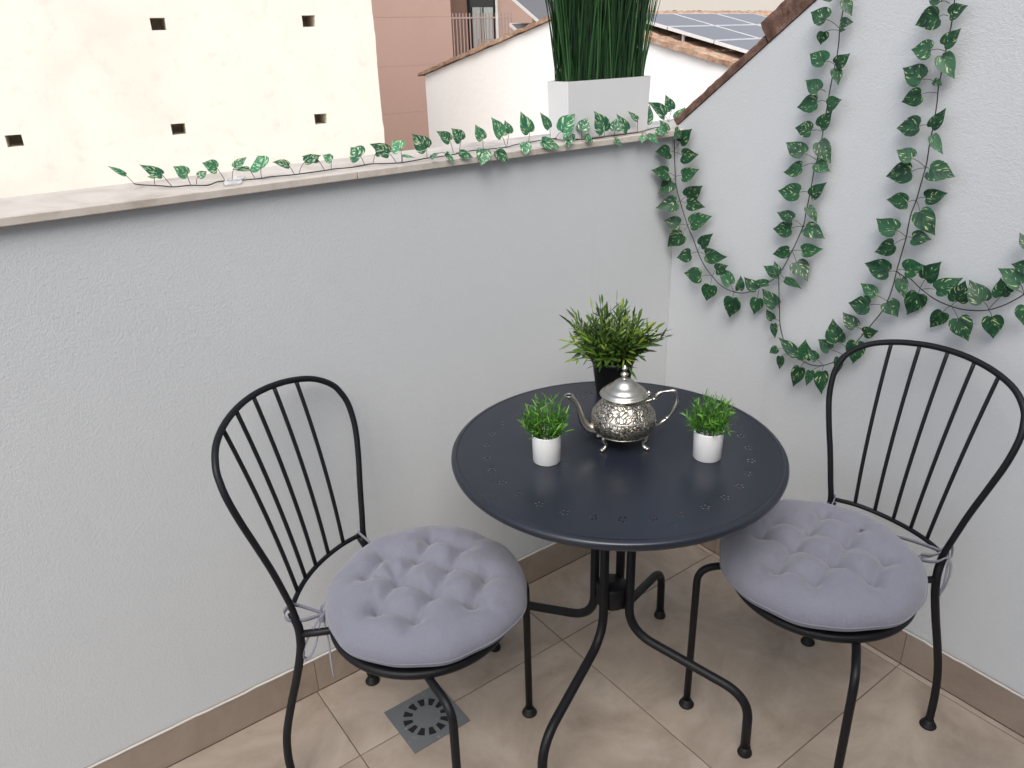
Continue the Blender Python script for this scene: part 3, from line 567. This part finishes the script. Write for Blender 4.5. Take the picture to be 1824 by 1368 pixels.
tiesR=[dict(p=[V(-.126,.100,.486),V(-.160,.118,.484),V(-.186,.130,.490)]),
 dict(p=[V(-.186,.126,.494),V(-.198,.136,.490),V(-.190,.143,.480),V(-.178,.133,.480),V(-.186,.126,.492)],w=.005,side=(.2,.2,1)),
 dict(p=[V(-.184,.132,.494),V(-.160,.108,.506),V(-.130,.070,.516),V(-.100,.035,.518),V(-.082,.006,.520)],w=.0042,side=(0,.4,1)),
 dict(p=[V(-.184,.132,.492),V(-.150,.128,.497),V(-.125,.118,.503),V(-.120,.124,.496),V(-.150,.140,.488),V(-.182,.142,.484)],w=.0042,side=(0,.3,1)),
 dict(p=[V(-.190,.140,.486),V(-.196,.150,.462),V(-.194,.152,.430),V(-.186,.149,.400),V(-.180,.147,.395),V(-.184,.150,.43),V(-.188,.146,.48)],w=.0045,side=(1,0,0)),
 dict(p=[V(-.186,.136,.498),V(-.200,.132,.510),V(-.206,.140,.500),V(-.196,.147,.484),V(-.186,.142,.480)],w=.004,side=(.3,.5,.8)),
 dict(p=[V(-.128,-.105,.484),V(-.160,-.118,.487),V(-.186,-.128,.494),V(-.198,-.138,.488),V(-.186,-.142,.478),V(-.160,-.125,.478)],w=.004,side=(0,0,1))]
cushion(PL,AL,0,'round lilac grey tufted cushion on the left chair, ribbon tie hanging down',1,tiesL)
cushion(PR,AR,rad(-15),'round grey tufted cushion partly under the table edge, on the right chair',2,tiesR)

# ---------------- teapot ----------------
h2=Vector((.58513,.81094,0)); rr2=Vector((.81094,-.58513,0))     # across / along the pot
tp=empty('teapot',(-.657,-.482,.7085),math.atan2(rr2.y,rr2.x),'engraved silver teapot with domed lid and curled feet, middle of the table','teapot')
bm=bmesh.new(); lathe(bm,smooth_prof([(.004,.0170),(.022,.0175),(.040,.0225),(.056,.034),(.066,.049),(.0685,.060),(.066,.071),(.057,.083),(.046,.092),(.0405,.098),(.0395,.104)]) if False else [(.0,.0170),(.020,.0172),(.034,.0200),(.046,.0255),(.056,.033),(.0635,.043),(.0680,.0535),(.0688,.061),(.0670,.070),(.0622,.0795),(.0560,.088),(.0495,.0955),(.0445,.102),(.0412,.1075),(.0400,.114)],64,(0,0,0),False,False)
for v in bm.verts:      # fluted shoulder and lobed bowl
    a=math.atan2(v.co.y,v.co.x); r=v.co.xy.length
    if .075<v.co.z<.108: k=1+.030*math.cos(14*a)*math.sin((v.co.z-.075)/.033*PI)
    elif .02<v.co.z<.036: k=1+.015*abs(math.cos(10*a))
    else: k=1
    v.co.x*=k; v.co.y*=k
body=link('body',bm,'silver_eng',tp,True)
bm=bmesh.new()
for z,r in((.1085,.0418),(.0755,.0650),(.0365,.0595)): lathe(bm,[(r-.002,z-.0016),(r,z-.0008),(r+.0006,z),(r,z+.0008),(r-.002,z+.0016)],64,(0,0,0),False,False)
link('band',bm,'silver',body,True)
bm=bmesh.new(); lathe(bm,[(.043,.1045),(.0490,.1052),(.0505,.1072),(.0490,.1092),(.0470,.1103),(.0462,.1118),(.0448,.1140),(.0425,.1158),(.0392,.1168),(.0380,.1176),(.0368,.1198),(.0340,.1228),(.0300,.1252),(.0262,.1272),(.0236,.1300),(.0205,.1340),(.0165,.1375),(.0118,.1398),(.0070,.1410),(.0045,.1425),(.0042,.1445),(.0060,.1465),(.0078,.1490),(.0082,.1512),(.0066,.1538),(.0036,.1555),(.0032,.1580),(.0050,.1600),(.0060,.1630),(.0052,.1660),(.0028,.1682),(.0016,.1710),(0,.1718)],56,(0,0,0),True,False)
bmesh.ops.translate(bm,verts=bm.verts,vec=(0,0,.0105)); lid=link('lid',bm,'silver',tp,True)
bm=bmesh.new(); P=smoothp([(-.055,0,.040),(-.072,0,.043),(-.084,0,.056),(-.090,0,.074),(-.095,0,.092),(-.103,0,.106),(-.113,0,.1165)],6)
n=len(P); rs=[.0135-.0085*min(1,i/(n*.62)) + (.0022*max(0,(i-n*.72)/(n*.28))) for i in range(n)]; tube(bm,P,rs,16,False)
m=Matrix.Translation(P[-1]); lathe(bm,[(.0062,0),(.0085,.002),(.0098,.0035),(.0105,.0048),(.0100,.0056),(.0078,.0052),(.0060,.0030)],28,tuple(P[-1]+Vector((-.001,0,-.003))),False,False)
sp=link('spout',bm,'silver',tp,True)
bm=bmesh.new(); lathe(bm,[(0,.0010),(.0072,.0010),(.0072,.0016),(0,.0016)],24,tuple(P[-1]+Vector((-.001,0,-.0005))),False,False); link('spout_shade_disc',bm,'dark',sp,True)  # black disc stands in for the shade inside the spout
bm=bmesh.new(); tube(bm,smoothp([(.041,0,.097),(.050,0,.099),(.0615,0,.103),(.066,0,.108),(.074,0,.1165),(.086,0,.1195),(.102,0,.1205),(.1065,0,.116),(.110,0,.104),(.111,0,.092),(.104,0,.074),(.093,0,.058),(.084,0,.050),(.074,0,.044),(.063,0,.040)],4),
 [.0036+.0013*math.sin(i*.55) for i in range(57)],10)
lathe(bm,[(0,-.005),(.0045,-.003),(.0058,0),(.0045,.003),(0,.005)],14,(.0625,0,.103),False,False)
lathe(bm,[(0,-.004),(.0045,-.002),(.005,0),(.004,.003),(0,.004)],14,(.092,0,.058),False,False)
link('handle',bm,'silver',tp,True)
bm=bmesh.new(); tube(bm,[(.043,0,.108),(.050,0,.112),(.053,0,.118),(.050,0,.122)],[.004,.0045,.004,.002],8); tube(bm,[(.051,-.007,.114),(.051,.007,.114)],.0028,8); link('hinge',bm,'silver',tp,True)
for sx,sy in((1,1),(1,-1),(-1,1),(-1,-1)):
    dv=Vector((.045*sx,.030*sy,0)); u=dv.normalized()
    bm=bmesh.new(); P=smoothp([dv*.80+Vector((0,0,.034)),dv*1.0+Vector((0,0,.027)),dv*.86+Vector((0,0,.014)),dv*.92+Vector((0,0,.006)),dv*1.04+Vector((0,0,.0025))],5)
    tube(bm,P,[.0065,.0062,.006,.0056,.005,.0046,.0042,.0038,.0036,.0035,.0034,.0034,.0034,.0036,.0038,.004,.0042,.0044,.0044,.0040,.0030][:len(P)],10)
    lathe(bm,[(0,-.0025),(.0045,-.0015),(.0052,.0005),(.0042,.003),(0,.0045)],12,tuple(dv*1.05+Vector((0,0,.0027))),False,False)
    link('foot',bm,'silver',tp,True)

# ---------------- plants ----------------
def newleafbm():
    bm=bmesh.new(); return bm,bm.loops.layers.uv.new('UVMap'),bm.verts.layers.float.new('rnd')
WP=[(0,.42,-.035),(.05,.76,-.04),(.13,.95,-.015),(.24,1.0,0),(.36,.97,0),(.50,.84,0),(.63,.63,0),(.75,.40,0),(.85,.22,0),(.93,.10,0),(1,.012,0)]
def heart(bm,uvl,rl,base,tip,width,nrm,rr,fold=.14,curl=.09):
    ax=tip-base; L=ax.length; a=ax/L; L*=1.04; n=(nrm-a*nrm.dot(a)).normalized(); w=a.cross(n); rv=rr.random(); rows=[]; W=[-1,-.72,-.36,0,.36,.72,1]
    tw=rr.uniform(-.15,.15); ph=rr.uniform(0,6); cu=curl*rr.uniform(.2,1.6); sk=rr.uniform(-.06,.06)
    fo=fold*rr.uniform(.3,1.4)
    for t,hw,back in WP:
        row=[]
        for s in W:
            x=s*hw*width*.5*1.22; y=t*L+(back*L*2.2*abs(s) if t<.2 else 0)
            z=abs(x)*fo - cu*L*t*t + math.sin(t*9+ph+s)*.018*width*abs(s) + x*tw
            side=sk*L*math.sin(t*PI)
            v=bm.verts.new(base+a*y+w*(x+side)+n*z); v[rl]=rv; row.append((v,(s,t)))
        rows.append(row)
    for p,q in zip(rows[:-1],rows[1:]):
        for k in range(len(W)-1):
            f=bm.faces.new((p[k][0],p[k+1][0],q[k+1][0],q[k][0])); f.smooth=True
            for lp,(v,uv) in zip(f.loops,(p[k],p[k+1],q[k+1],q[k])): lp[uvl].uv=uv
def garland(name,stem,leaves,label,nrm,seed,group,pale=0,hook=0):
    t=empty(name,tuple(c/2000 for c in stem[0]),0,label,'leaf garland',group); off=Vector(t.location); rr=random.Random(seed)
    st=[Vector(p)/2000-off for p in stem]
    bm=bmesh.new(); tube(bm,smoothp(st,5),.00125,7)
    lb,uvl,rl=newleafbm()
    for L in leaves:
        b=Vector(L[0:3])/2000-off; tp_=Vector(L[3:6])/2000-off; w=L[6]/2000; nd=Vector(L[7:10])/2000-off
        n=Vector(nrm)+Vector((rr.uniform(-.16,.16),rr.uniform(-.16,.16),rr.uniform(-.14,.18)))
        ax=(tp_-b).normalized(); n=(n-ax*n.dot(ax)).normalized()
        heart(lb,uvl,rl,b,tp_,w,n,rr)
        j=b+ax*.12*(tp_-b).length
        mid=(nd+b)*.5+Vector(nrm).normalized()*.004+Vector((0,0,.002))
        tube(bm,smoothp([nd,mid,b+n*.0005,j+n*.0004],4),.00065,5)
        for q in range(1): pass
    if hook:
        e=st[-1]; hb=bmesh.new(); tube(hb,[e+Vector((.019,0,.004)),e+Vector((-.006,0,.004)),e+Vector((-.009,0,.010))],.0016,6); link('wall_hook',hb,'alu',t,True)
    link('stem',bm,'vine',t,True); link('leaves',lb,'ivypale' if pale else 'ivy',t)
    return t
GW='artificial leaf garlands hung on the side wall'
garland('leaf_garland',HANG1_STEM,HANG1_LEAF,'leaf garland looping down the side wall from the corner where the walls meet',(-1,-.52,.25),11,GW)
garland('leaf_garland',HANG2_STEM,HANG2_LEAF,'leaf garland whose lowest loop touches the backrest of the right chair',(-1,-.52,.25),12,GW,0,1)
garland('leaf_garland',HANG3_STEM,HANG3_LEAF,'leaf garland in a shallow loop above the right chair, cut by the picture edge',(-1,-.52,.25),13,GW,0,1)
garland('leaf_garland',CAP_STEM,CAP_LEAF,'leaf garland lying along the stone coping, passing in front of the white planter',(-.48,-.85,.28),14,None,1)
bm=bmesh.new()      # clear tape over the stem
n=8; rows=[]
rt=random.Random(2)
for i in range(n+1):
    x=-1.255+.036*i/n; rows.append([bm.verts.new((x+.008*j+rt.uniform(-.001,.001),.000+.09*j/5,1.2668+.006*math.exp(-((j-2.0)/1.0)**2)+rt.uniform(0,.0012))) for j in range(6)])
for a,b in zip(rows[:-1],rows[1:]):
    for k in range(5): bm.faces.new((a[k],b[k],b[k+1],a[k+1]))
bmesh.ops.solidify(bm,geom=bm.faces[:],thickness=.0004)
tag(link('adhesive_tape',bm,'tape',None,True),'crumpled strip of clear tape holding the garland end to the coping','tape')
def blade(bm,uvl,rl,base,dirv,L,w,bend,rv,seg=4,side=None):
    d=dirv.normalized(); s=side if side else Vector((-d.y,d.x,0)); 
    if s.length<1e-4: s=Vector((1,0,0))
    s=s.normalized(); p=base.copy(); prev=None
    for i in range(seg+1):
        t=i/seg; ww=w*(1-t**2.2)*.5+.00008
        q=p+d*L*t+bend*t*t; a=bm.verts.new(q-s*ww); b=bm.verts.new(q+s*ww); a[rl]=rv; b[rl]=rv
        if prev:
            f=bm.faces.new((prev[0],prev[1],b,a)); f.smooth=True
            for lp,uv in zip(f.loops,((0,t-1/seg),(1,t-1/seg),(1,t),(0,t))): lp[uvl].uv=uv
        prev=(a,b)
def small_plant(loc,label,seed):
    t=empty('potted_grass',loc,seed,label,'potted plant','small white potted grasses'); rr=random.Random(seed)
    bm=bmesh.new(); lathe(bm,[(0,0),(.0272,0),(.0284,.0012),(.0299,.0605),(.0300,.0620),(.0290,.0622),(.0284,.0615),(.0278,.052),(0,.052)],48,(0,0,0),False,False); link('pot',bm,'potwhite',t,True)
    bm,uvl,rl=newleafbm()
    for i in range(105):
        a=rr.uniform(0,2*PI); cz=rr.uniform(-.55,1); sr=math.sqrt(1-cz*cz); R0=rr.uniform(.034,.051)
        E=Vector((R0*sr*math.cos(a),R0*sr*math.sin(a),.094+R0*.92*cz)); r=.023*math.sqrt(rr.random())*(.4+.6*sr)
        B=Vector((r*math.cos(a),r*math.sin(a),.053)); rv=rr.random(); ax=E-B; bend=Vector((0,0,.010*sr))
        blade(bm,uvl,rl,B,ax,ax.length,.0018,bend*0,rv*.5,3,Vector((rr.uniform(-1,1),rr.uniform(-1,1),.2)))
        for k in range(9):
            q=.32+.68*k/8; p=B+ax*q; d=(ax.normalized()*rr.uniform(.5,1.5)+Vector((rr.uniform(-1,1),rr.uniform(-1,1),rr.uniform(-.5,1.1)))).normalized()
            blade(bm,uvl,rl,p,d,rr.uniform(.012,.024),rr.uniform(.0020,.0032),Vector((0,0,-.004)),min(1,max(0,rv*.5+.5*q*rr.random())),3,Vector((rr.uniform(-1,1),rr.uniform(-1,1),rr.uniform(-1,1))))
    link('grass_blades',bm,'grass_small',t)
    bm=bmesh.new(); lathe(bm,[(0,.051),(.026,.0505),(.0279,.0500)],32,(0,0,0),False,False); link('soil',bm,'rubber',t)
    return t
small_plant((-.8254,-.4334,.7085),'small white round pot of bright green grass left of the teapot',5)
small_plant((-.5631,-.6322,.7085),'small white round pot of bright green grass right of the teapot',9)
t=empty('potted_bamboo',(-.498,-.281,.7085),.4,'bushy yellow green plant in a black pot on the table behind the teapot','potted plant')
bm=bmesh.new(); lathe(bm,[(0,0),(.036,0),(.038,.002),(.0495,.086),(.052,.087),(.052,.094),(.0495,.095),(.048,.086),(0,.082)],48,(0,0,0),False,False); link('pot',bm,'potblack',t,True)
rr=random.Random(21); bm,uvl,rl=newleafbm(); sb=bmesh.new()
for i in range(150):
    a=rr.uniform(0,2*PI); th=rr.uniform(.0,1.0)**.8*.56+(.24 if rr.random()<.14 else 0); r=.040*math.sqrt(rr.random())
    d=Vector((math.sin(th)*math.cos(a),math.sin(th)*math.sin(a),math.cos(th))); L=rr.uniform(.070,.148)*(1-.25*th)
    b=Vector((r*math.cos(a),r*math.sin(a),.082)); bend=Vector((math.cos(a),math.sin(a),-1.5))*rr.uniform(.0,.034)*(th+.1); rv=rr.random()
    P=[b+d*L*q+bend*q*q for q in(0,.25,.5,.75,1)]; tube(sb,P,[.0009,.0009,.0008,.0007,.0005],4)
    nl=rr.randint(9,13)
    for k in range(nl):
        q=.10+.90*k/(nl-1); p=b+d*L*q+bend*q*q; tg=(d*L+bend*2*q).normalized(); ph=k*2.4+rr.uniform(-.4,.4)
        o=tg.orthogonal().normalized(); o.rotate(Matrix.Rotation(ph,3,tg)); dd=(tg*rr.uniform(.9,1.6)+o).normalized() if k<nl-1 else tg
        sdv=dd.cross(Vector((rr.uniform(-1,1),rr.uniform(-1,1),rr.uniform(-1,1)))).normalized(); l=rr.uniform(.022,.038); w=rr.uniform(.0042,.0068); prev=None
        v0=min(1,max(0,rv*.55+rr.uniform(0,.45)*(q))) 
        for s_ in range(5):
            tt=s_/4; ww=w*math.sin(PI*(tt*.9+.06))*.5; c=p+dd*l*tt+Vector((0,0,-.003*tt*tt)); A=bm.verts.new(c-sdv*ww); B=bm.verts.new(c+sdv*ww); A[rl]=v0; B[rl]=v0
            if prev: bm.faces.new((prev[0],prev[1],B,A)).smooth=True
            prev=(A,B)
link('leaves',bm,'bamboo',t); link('stems',sb,'grass_tall',t,True)
# planter with tall grass on the coping
t=empty('planter',(-.240,.060,1.2664),0,'white rectangular planter of tall dark green grass standing on the stone coping','planter')
bm=bmesh.new()
def rect(hx,hy,z): return [(-hx,-hy,z),(hx,-hy,z),(hx,hy,z),(-hx,hy,z)]
L=[rect(.136,.034,0),rect(.1395,.0375,.002),rect(.1435,.0405,.139),rect(.1435,.0405,.140),rect(.1415,.0385,.140),rect(.140,.037,.10)]
R_=[[bm.verts.new(p) for p in l] for l in L]
for a,b in zip(R_[:-1],R_[1:]):
    for k in range(4): bm.faces.new((a[k],a[(k+1)%4],b[(k+1)%4],b[k]))
bm.faces.new(R_[0][::-1]); bm.faces.new(R_[-1]); fixn(bm); bevel(bm,.0018,2,30); link('box',bm,'planter',t,True)
for p in t.children[0].data.polygons: p.use_smooth=False
rr=random.Random(33); bm,uvl,rl=newleafbm()
for i in range(1200):
    x=rr.uniform(-.128,.128); y=rr.uniform(-.031,.031); lean=Vector((x*.40+rr.gauss(0,.062),y*.8+rr.gauss(0,.06),1))
    blade(bm,uvl,rl,Vector((x,y,.10)),lean,rr.uniform(.30,.52),rr.uniform(.0022,.0040),Vector((rr.gauss(0,.022),rr.gauss(0,.022),0)),rr.random()**1.3,6,Vector((1,rr.uniform(-.9,.9),0)))
link('grass_blades',bm,'grass_tall',t)

# ---------------- buildings beyond the parapet ----------------
h9=rad(9); D2=Vector((math.cos(h9),math.sin(h9),0)); DN=Vector((-math.sin(h9),math.cos(h9),0)); Q=Vector((7.50114,5.81299,0)); TA=.2553
def g3(a,s,z): return Q+D2*a+DN*s+Vector((0,0,z))
def zr(s): return 1.84-TA*abs(s-3.04)
wh=empty('white_gabled_house',g3(0,3,-8),0,'whitewashed house with a low gable and tiled roof seen behind the planter','building')
off=-Vector(wh.location)
def lk(name,bm,mat,par,sm=False):
    bmesh.ops.translate(bm,verts=bm.verts,vec=off); return link(name,bm,mat,par,sm)
bm=bmesh.new(); prof=[(-.9,-8),(-.9,zr(-.9)-.01),(3.04,1.83),(6.58,zr(6.58)-.01),(6.58,-8)]
prism(bm,[g3(0,s,z) for s,z in prof],D2*9); fixn(bm); lk('wall',bm,'white',wh)
def roof(s0,s1,seed):
    bm=bmesh.new(); n=220; m=26; rr=random.Random(seed); rows=[]
    nr_=(1 if s1>s0 else -1)
    for j in range(m+1):
        s=s0+(s1-s0)*j/m; row=[]
        for i in range(n+1):
            a=-.07+9.2*i/n; wv=.028*abs(math.sin(a*PI/.21)); st=.018*((j%2)); jit=noise.noise(Vector((a*6,s*6,seed)))*.02
            row.append(bm.verts.new(g3(a,s+jit*.5,zr(s)+.030+wv+st+jit)))
        rows.append(row)
    for p,q in zip(rows[:-1],rows[1:]):
        for k in range(n): bm.faces.new((p[k],p[k+1],q[k+1],q[k]))
    # verge: outer face of the edge tiles
    lo=[bm.verts.new(g3(-.07+rr.uniform(-.01,.01),s0+(s1-s0)*j/m,zr(s0+(s1-s0)*j/m)+.002+rr.uniform(-.014,.008))) for j in range(m+1)]
    for k in range(m): bm.faces.new((lo[k],lo[k+1],rows[k+1][0],rows[k][0]))
    li=[bm.verts.new(g3(9.13,s0+(s1-s0)*j/m,zr(s0+(s1-s0)*j/m)-.0)) for j in range(m+1)]
    for k in range(m): bm.faces.new((li[k],li[k+1],lo[k+1],lo[k]))
    fixn(bm); return bm
rf=lk('roof',roof(3.04,-1.05,1),'terra',wh); rf2=lk('roof',roof(3.04,6.72,2),'terra',wh)
def panels(name,org,ux,uy,nx,ny,pw,ph,label,gap=.02,legs=None):
    ux=ux.normalized(); uy=uy.normalized(); nn=ux.cross(uy)
    t=empty(name,org,0,label,'solar panels'); fr=bmesh.new(); pv=bmesh.new(); uvl=pv.loops.layers.uv.new('UVMap')
    for i in range(nx):
        for j in range(ny):
            a=i*(pw+gap); b=j*(ph+gap); f=.018
            def P(u,v,w): return ux*u+uy*v+nn*w
            def bx(u0,u1,v0,v1,w0,w1): 
                c=[fr.verts.new(P(u,v,w)) for w in(w0,w1) for u,v in((u0,v0),(u1,v0),(u1,v1),(u0,v1))]
                for q in((0,3,2,1),(4,5,6,7),(0,1,5,4),(1,2,6,5),(2,3,7,6),(3,0,4,7)): fr.faces.new([c[x] for x in q])
            bx(a,a+pw,b,b+f,-.04,.004); bx(a,a+pw,b+ph-f,b+ph,-.04,.004); bx(a,a+f,b+f,b+ph-f,-.04,.004); bx(a+pw-f,a+pw,b+f,b+ph-f,-.04,.004)
            c=[pv.verts.new(P(u,v,0)) for u,v in((a+f,b+f),(a+pw-f,b+f),(a+pw-f,b+ph-f),(a+f,b+ph-f))]; fc=pv.faces.new(c)
            for lp,uv in zip(fc.loops,((0,0),(1,0),(1,1),(0,1))): lp[uvl].uv=uv
            c2=[pv.verts.new(P(u,v,-.03)) for u,v in((a+f,b+f),(a+pw-f,b+f),(a+pw-f,b+ph-f),(a+f,b+ph-f))]; pv.faces.new(c2[::-1])
    link('frame',fr,'alu',t); link('cells',pv,'pv',t)
    if legs:
        for (u,v,drop) in legs:
            lb=bmesh.new(); tube(lb,[P(u,v,-.03),P(u,v,-.03)+Vector((0,0,-drop))],.025,6); link('rack_leg',lb,'alu',t)
    return t
UP=(-DN*-1+Vector((0,0,-TA))).normalized(); UPR=(DN+Vector((0,0,TA))).normalized()
org=g3(.33,0.02,zr(.02)+.20)
panels('solar_panel_array',org-UPR*.27,D2,UPR,3,3,1.30,.80,'grey solar panel array lying on the tiled slope right of the tall grass',.02,[(a,b,.17) for a in(.1,2.0,4.0) for b in(.1,1.4,2.6)])
up32=DN*math.cos(rad(32))+Vector((0,0,math.sin(rad(32))))
panels('solar_panel_array',Vector((7.48,9.81,1.72))-D2*.12,D2,up32,3,1,1.0,1.55,'tilted solar panels left of the tall grass, cut by the top picture edge',.02,[(.1,.2,.5),(.1,1.4,1.1),(2.8,.2,.5),(2.8,1.4,1.1)])
panels('solar_panel_array',Vector((7.17,10.48,1.76))-up32*1.0,D2,up32,1,1,.80,1.0,'low dark solar panel corner just above the left gable slope beside the railing',.02,[(.1,.2,.3),(.7,.8,.5)])
# cream wall building
ca=rad(-9.39); CU=Vector((math.cos(ca),math.sin(ca),0)); CN=Vector((math.sin(ca),-math.cos(ca),0)); C0=Vector((0,9.5,0))
holes=[(u,z) for u in(1.05,2.88,-.77,-2.6) for z in(1.802,.585,-.62)]
cw=empty('cream_building',(0,9.5,-8),0,'tall cream building wall with rows of small square holes','building')
bm=bmesh.new(); us=sorted(set([-9,3.75]+[round(h[0]+d,4) for h in holes for d in(-.085,.085)])); zs=sorted(set([-8,4.6]+[round(h[1]+d,4) for h in holes for d in(-.068,.068)]))
def inh(u,z): return any(abs(u-h[0])<.085 and abs(z-h[1])<.068 for h in holes)
def cp(u,z,d=0): return C0+CU*u-CN*d+Vector((0,0,z))-Vector((0,9.5,-8))
cache={}
def cv(u,z,d=0):
    k=(round(u,4),round(z,4),d)
    if k not in cache: cache[k]=bm.verts.new(cp(u,z,d))
    return cache[k]
for i in range(len(us)-1):
    for j in range(len(zs)-1):
        u0,u1,z0,z1=us[i],us[i+1],zs[j],zs[j+1]
        if inh((u0+u1)/2,(z0+z1)/2):
            d=.55; a=[cv(u0,z0),cv(u1,z0),cv(u1,z1),cv(u0,z1)]; b=[cv(u0,z0,d),cv(u1,z0,d),cv(u1,z1,d),cv(u0,z1,d)]
            for k in range(4): bm.faces.new((a[k],a[(k+1)%4],b[(k+1)%4],b[k]))
            bm.faces.new(b)
        else: bm.faces.new((cv(u0,z0),cv(u1,z0),cv(u1,z1),cv(u0,z1)))
# right return, wavy plaster edge, and back
ed=[(3.75+.012*math.sin(z*5)+.010*noise.noise(Vector((z*9,0,0))),z) for z in [-8+.1*k for k in range(127)]]
for (ua,za),(ub,zb) in zip(ed[:-1],ed[1:]):
    q=[bm.verts.new(cp(*p)) for p in((3.7495,za,.0),(ua,za,.002),(ub,zb,.002),(3.7495,zb,.0))]; bm.faces.new(q)
    q=[bm.verts.new(cp(*p)) for p in((ua,za,.002),(ua,za,.05),(ub,zb,.05),(ub,zb,.002))]; bm.faces.new(q)
def bxp(u0,u1,z0,z1,d0,d1):
    c=[bm.verts.new(cp(u,z,d)) for d in(d0,d1) for u,z in((u0,z0),(u1,z0),(u1,z1),(u0,z1))]
    for q in((4,7,6,5),(0,1,5,4),(1,2,6,5),(2,3,7,6),(3,0,4,7)): bm.faces.new([c[x] for x in q])
bxp(-9,3.7495,-8,4.6,.56,4)
bxp(3.70,3.7494,-8,4.6,.004,.55)
link('wall',bm,'cream',cw)
# pink building
pk=empty('pink_building',(9,17,-8),0,'pink-brown panelled building with a recessed balcony in the background','building')
def pbox(bm,x0,x1,y0,y1,z0,z1): box(bm,x0-9,x1-9,y0-17,y1-17,z0+8,z1+8)
bm=bmesh.new(); z=-8.0; zz=[-8,-7.2]+[-6.1+1.1*k for k in range(0,12)]
zz=[-8]+[.974-1.105*k for k in range(7,-1,-1)]+[2.079,3.184,4.289,5.4]
for a,b in zip(zz[:-1],zz[1:]): 
    pbox(bm,1.0,10.13,17,21,a+.0018,b-.0018)
pbox(bm,1.05,10.1,17.03,20.9,-8,5.39)
pbox(bm,10.1,14,18.6,21,-8,5.38); pbox(bm,10.135,12.2,17.0,18.6,-8,.75)
link('wall',bm,'pink',pk)
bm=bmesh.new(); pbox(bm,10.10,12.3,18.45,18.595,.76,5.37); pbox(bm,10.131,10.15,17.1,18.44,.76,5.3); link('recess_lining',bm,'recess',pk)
bm=bmesh.new(); pbox(bm,11.60,11.66,18.38,18.449,1.2,4); pbox(bm,12.48,12.54,18.38,18.449,1.2,4); pbox(bm,11.66,12.48,18.38,18.449,3.94,4); pbox(bm,11.66,12.48,18.38,18.449,1.2,1.26); wn=link('window',bm,'dark',pk)
bm=bmesh.new(); pbox(bm,11.66,12.48,18.40,18.41,1.26,3.94); link('pane',bm,'glass',wn)
bm=bmesh.new()
for a,b in((11.72,11.98),(12.0,12.05),(12.1,12.42)):
    n=14
    for k in range(n): 
        x=a+(b-a)*k/n; pbox(bm,x,x+(b-a)/n*.75,18.36+.01*(k%2),18.375+.01*(k%2),1.3,2.35)
link('curtain',bm,'curtain',wn)
rl_=bmesh.new()
for k in range(19): x=10.20+.104*k; pbox(rl_,x-.012,x+.012,17.02,17.044,.76,2.16)
pbox(rl_,10.13,12.1,17.015,17.05,2.03,2.065); link('railing',rl_,'rail',pk)
bm=bmesh.new()
for k in range(7): pbox(bm,11.25,11.95,17.5,17.53,1.05+.075*k,1.075+.075*k)
for x in(11.27,11.93): pbox(bm,x-.015,x+.015,17.48,17.51,.76,1.55)
link('drying_rack',bm,'rail',pk)
# far terracotta building and far pale building
bm=bmesh.new(); box(bm,-2.0,2.0,-2,2,0,10.55); bmesh.ops.bisect_plane
fb=link('brick_building',bm,'terra',None,False,(15.6,22.5,-8)); tag(fb,'orange brick building seen in the gap between balcony and tilted solar panels','building')
for a in((-1.2,-.4),(.4,1.2)):
    bm=bmesh.new(); box(bm,a[0],a[1],-2.05,-2.003,7.2,8.4); link('window',bm,'glass',fb)
bm=bmesh.new(); box(bm,-13,13,-3,3,0,13); 
fp=link('pale_building',bm,'sand',None,False,(34,27,-8)); tag(fp,'pale beige building beyond the tiled ridge at the top edge of the picture','building')
for k in range(5):
    bm=bmesh.new(); x=-10.5+4.6*k; box(bm,x,x+1.2,-3.05,-3.003,11.2,12.6); link('window',bm,'glass',fp)
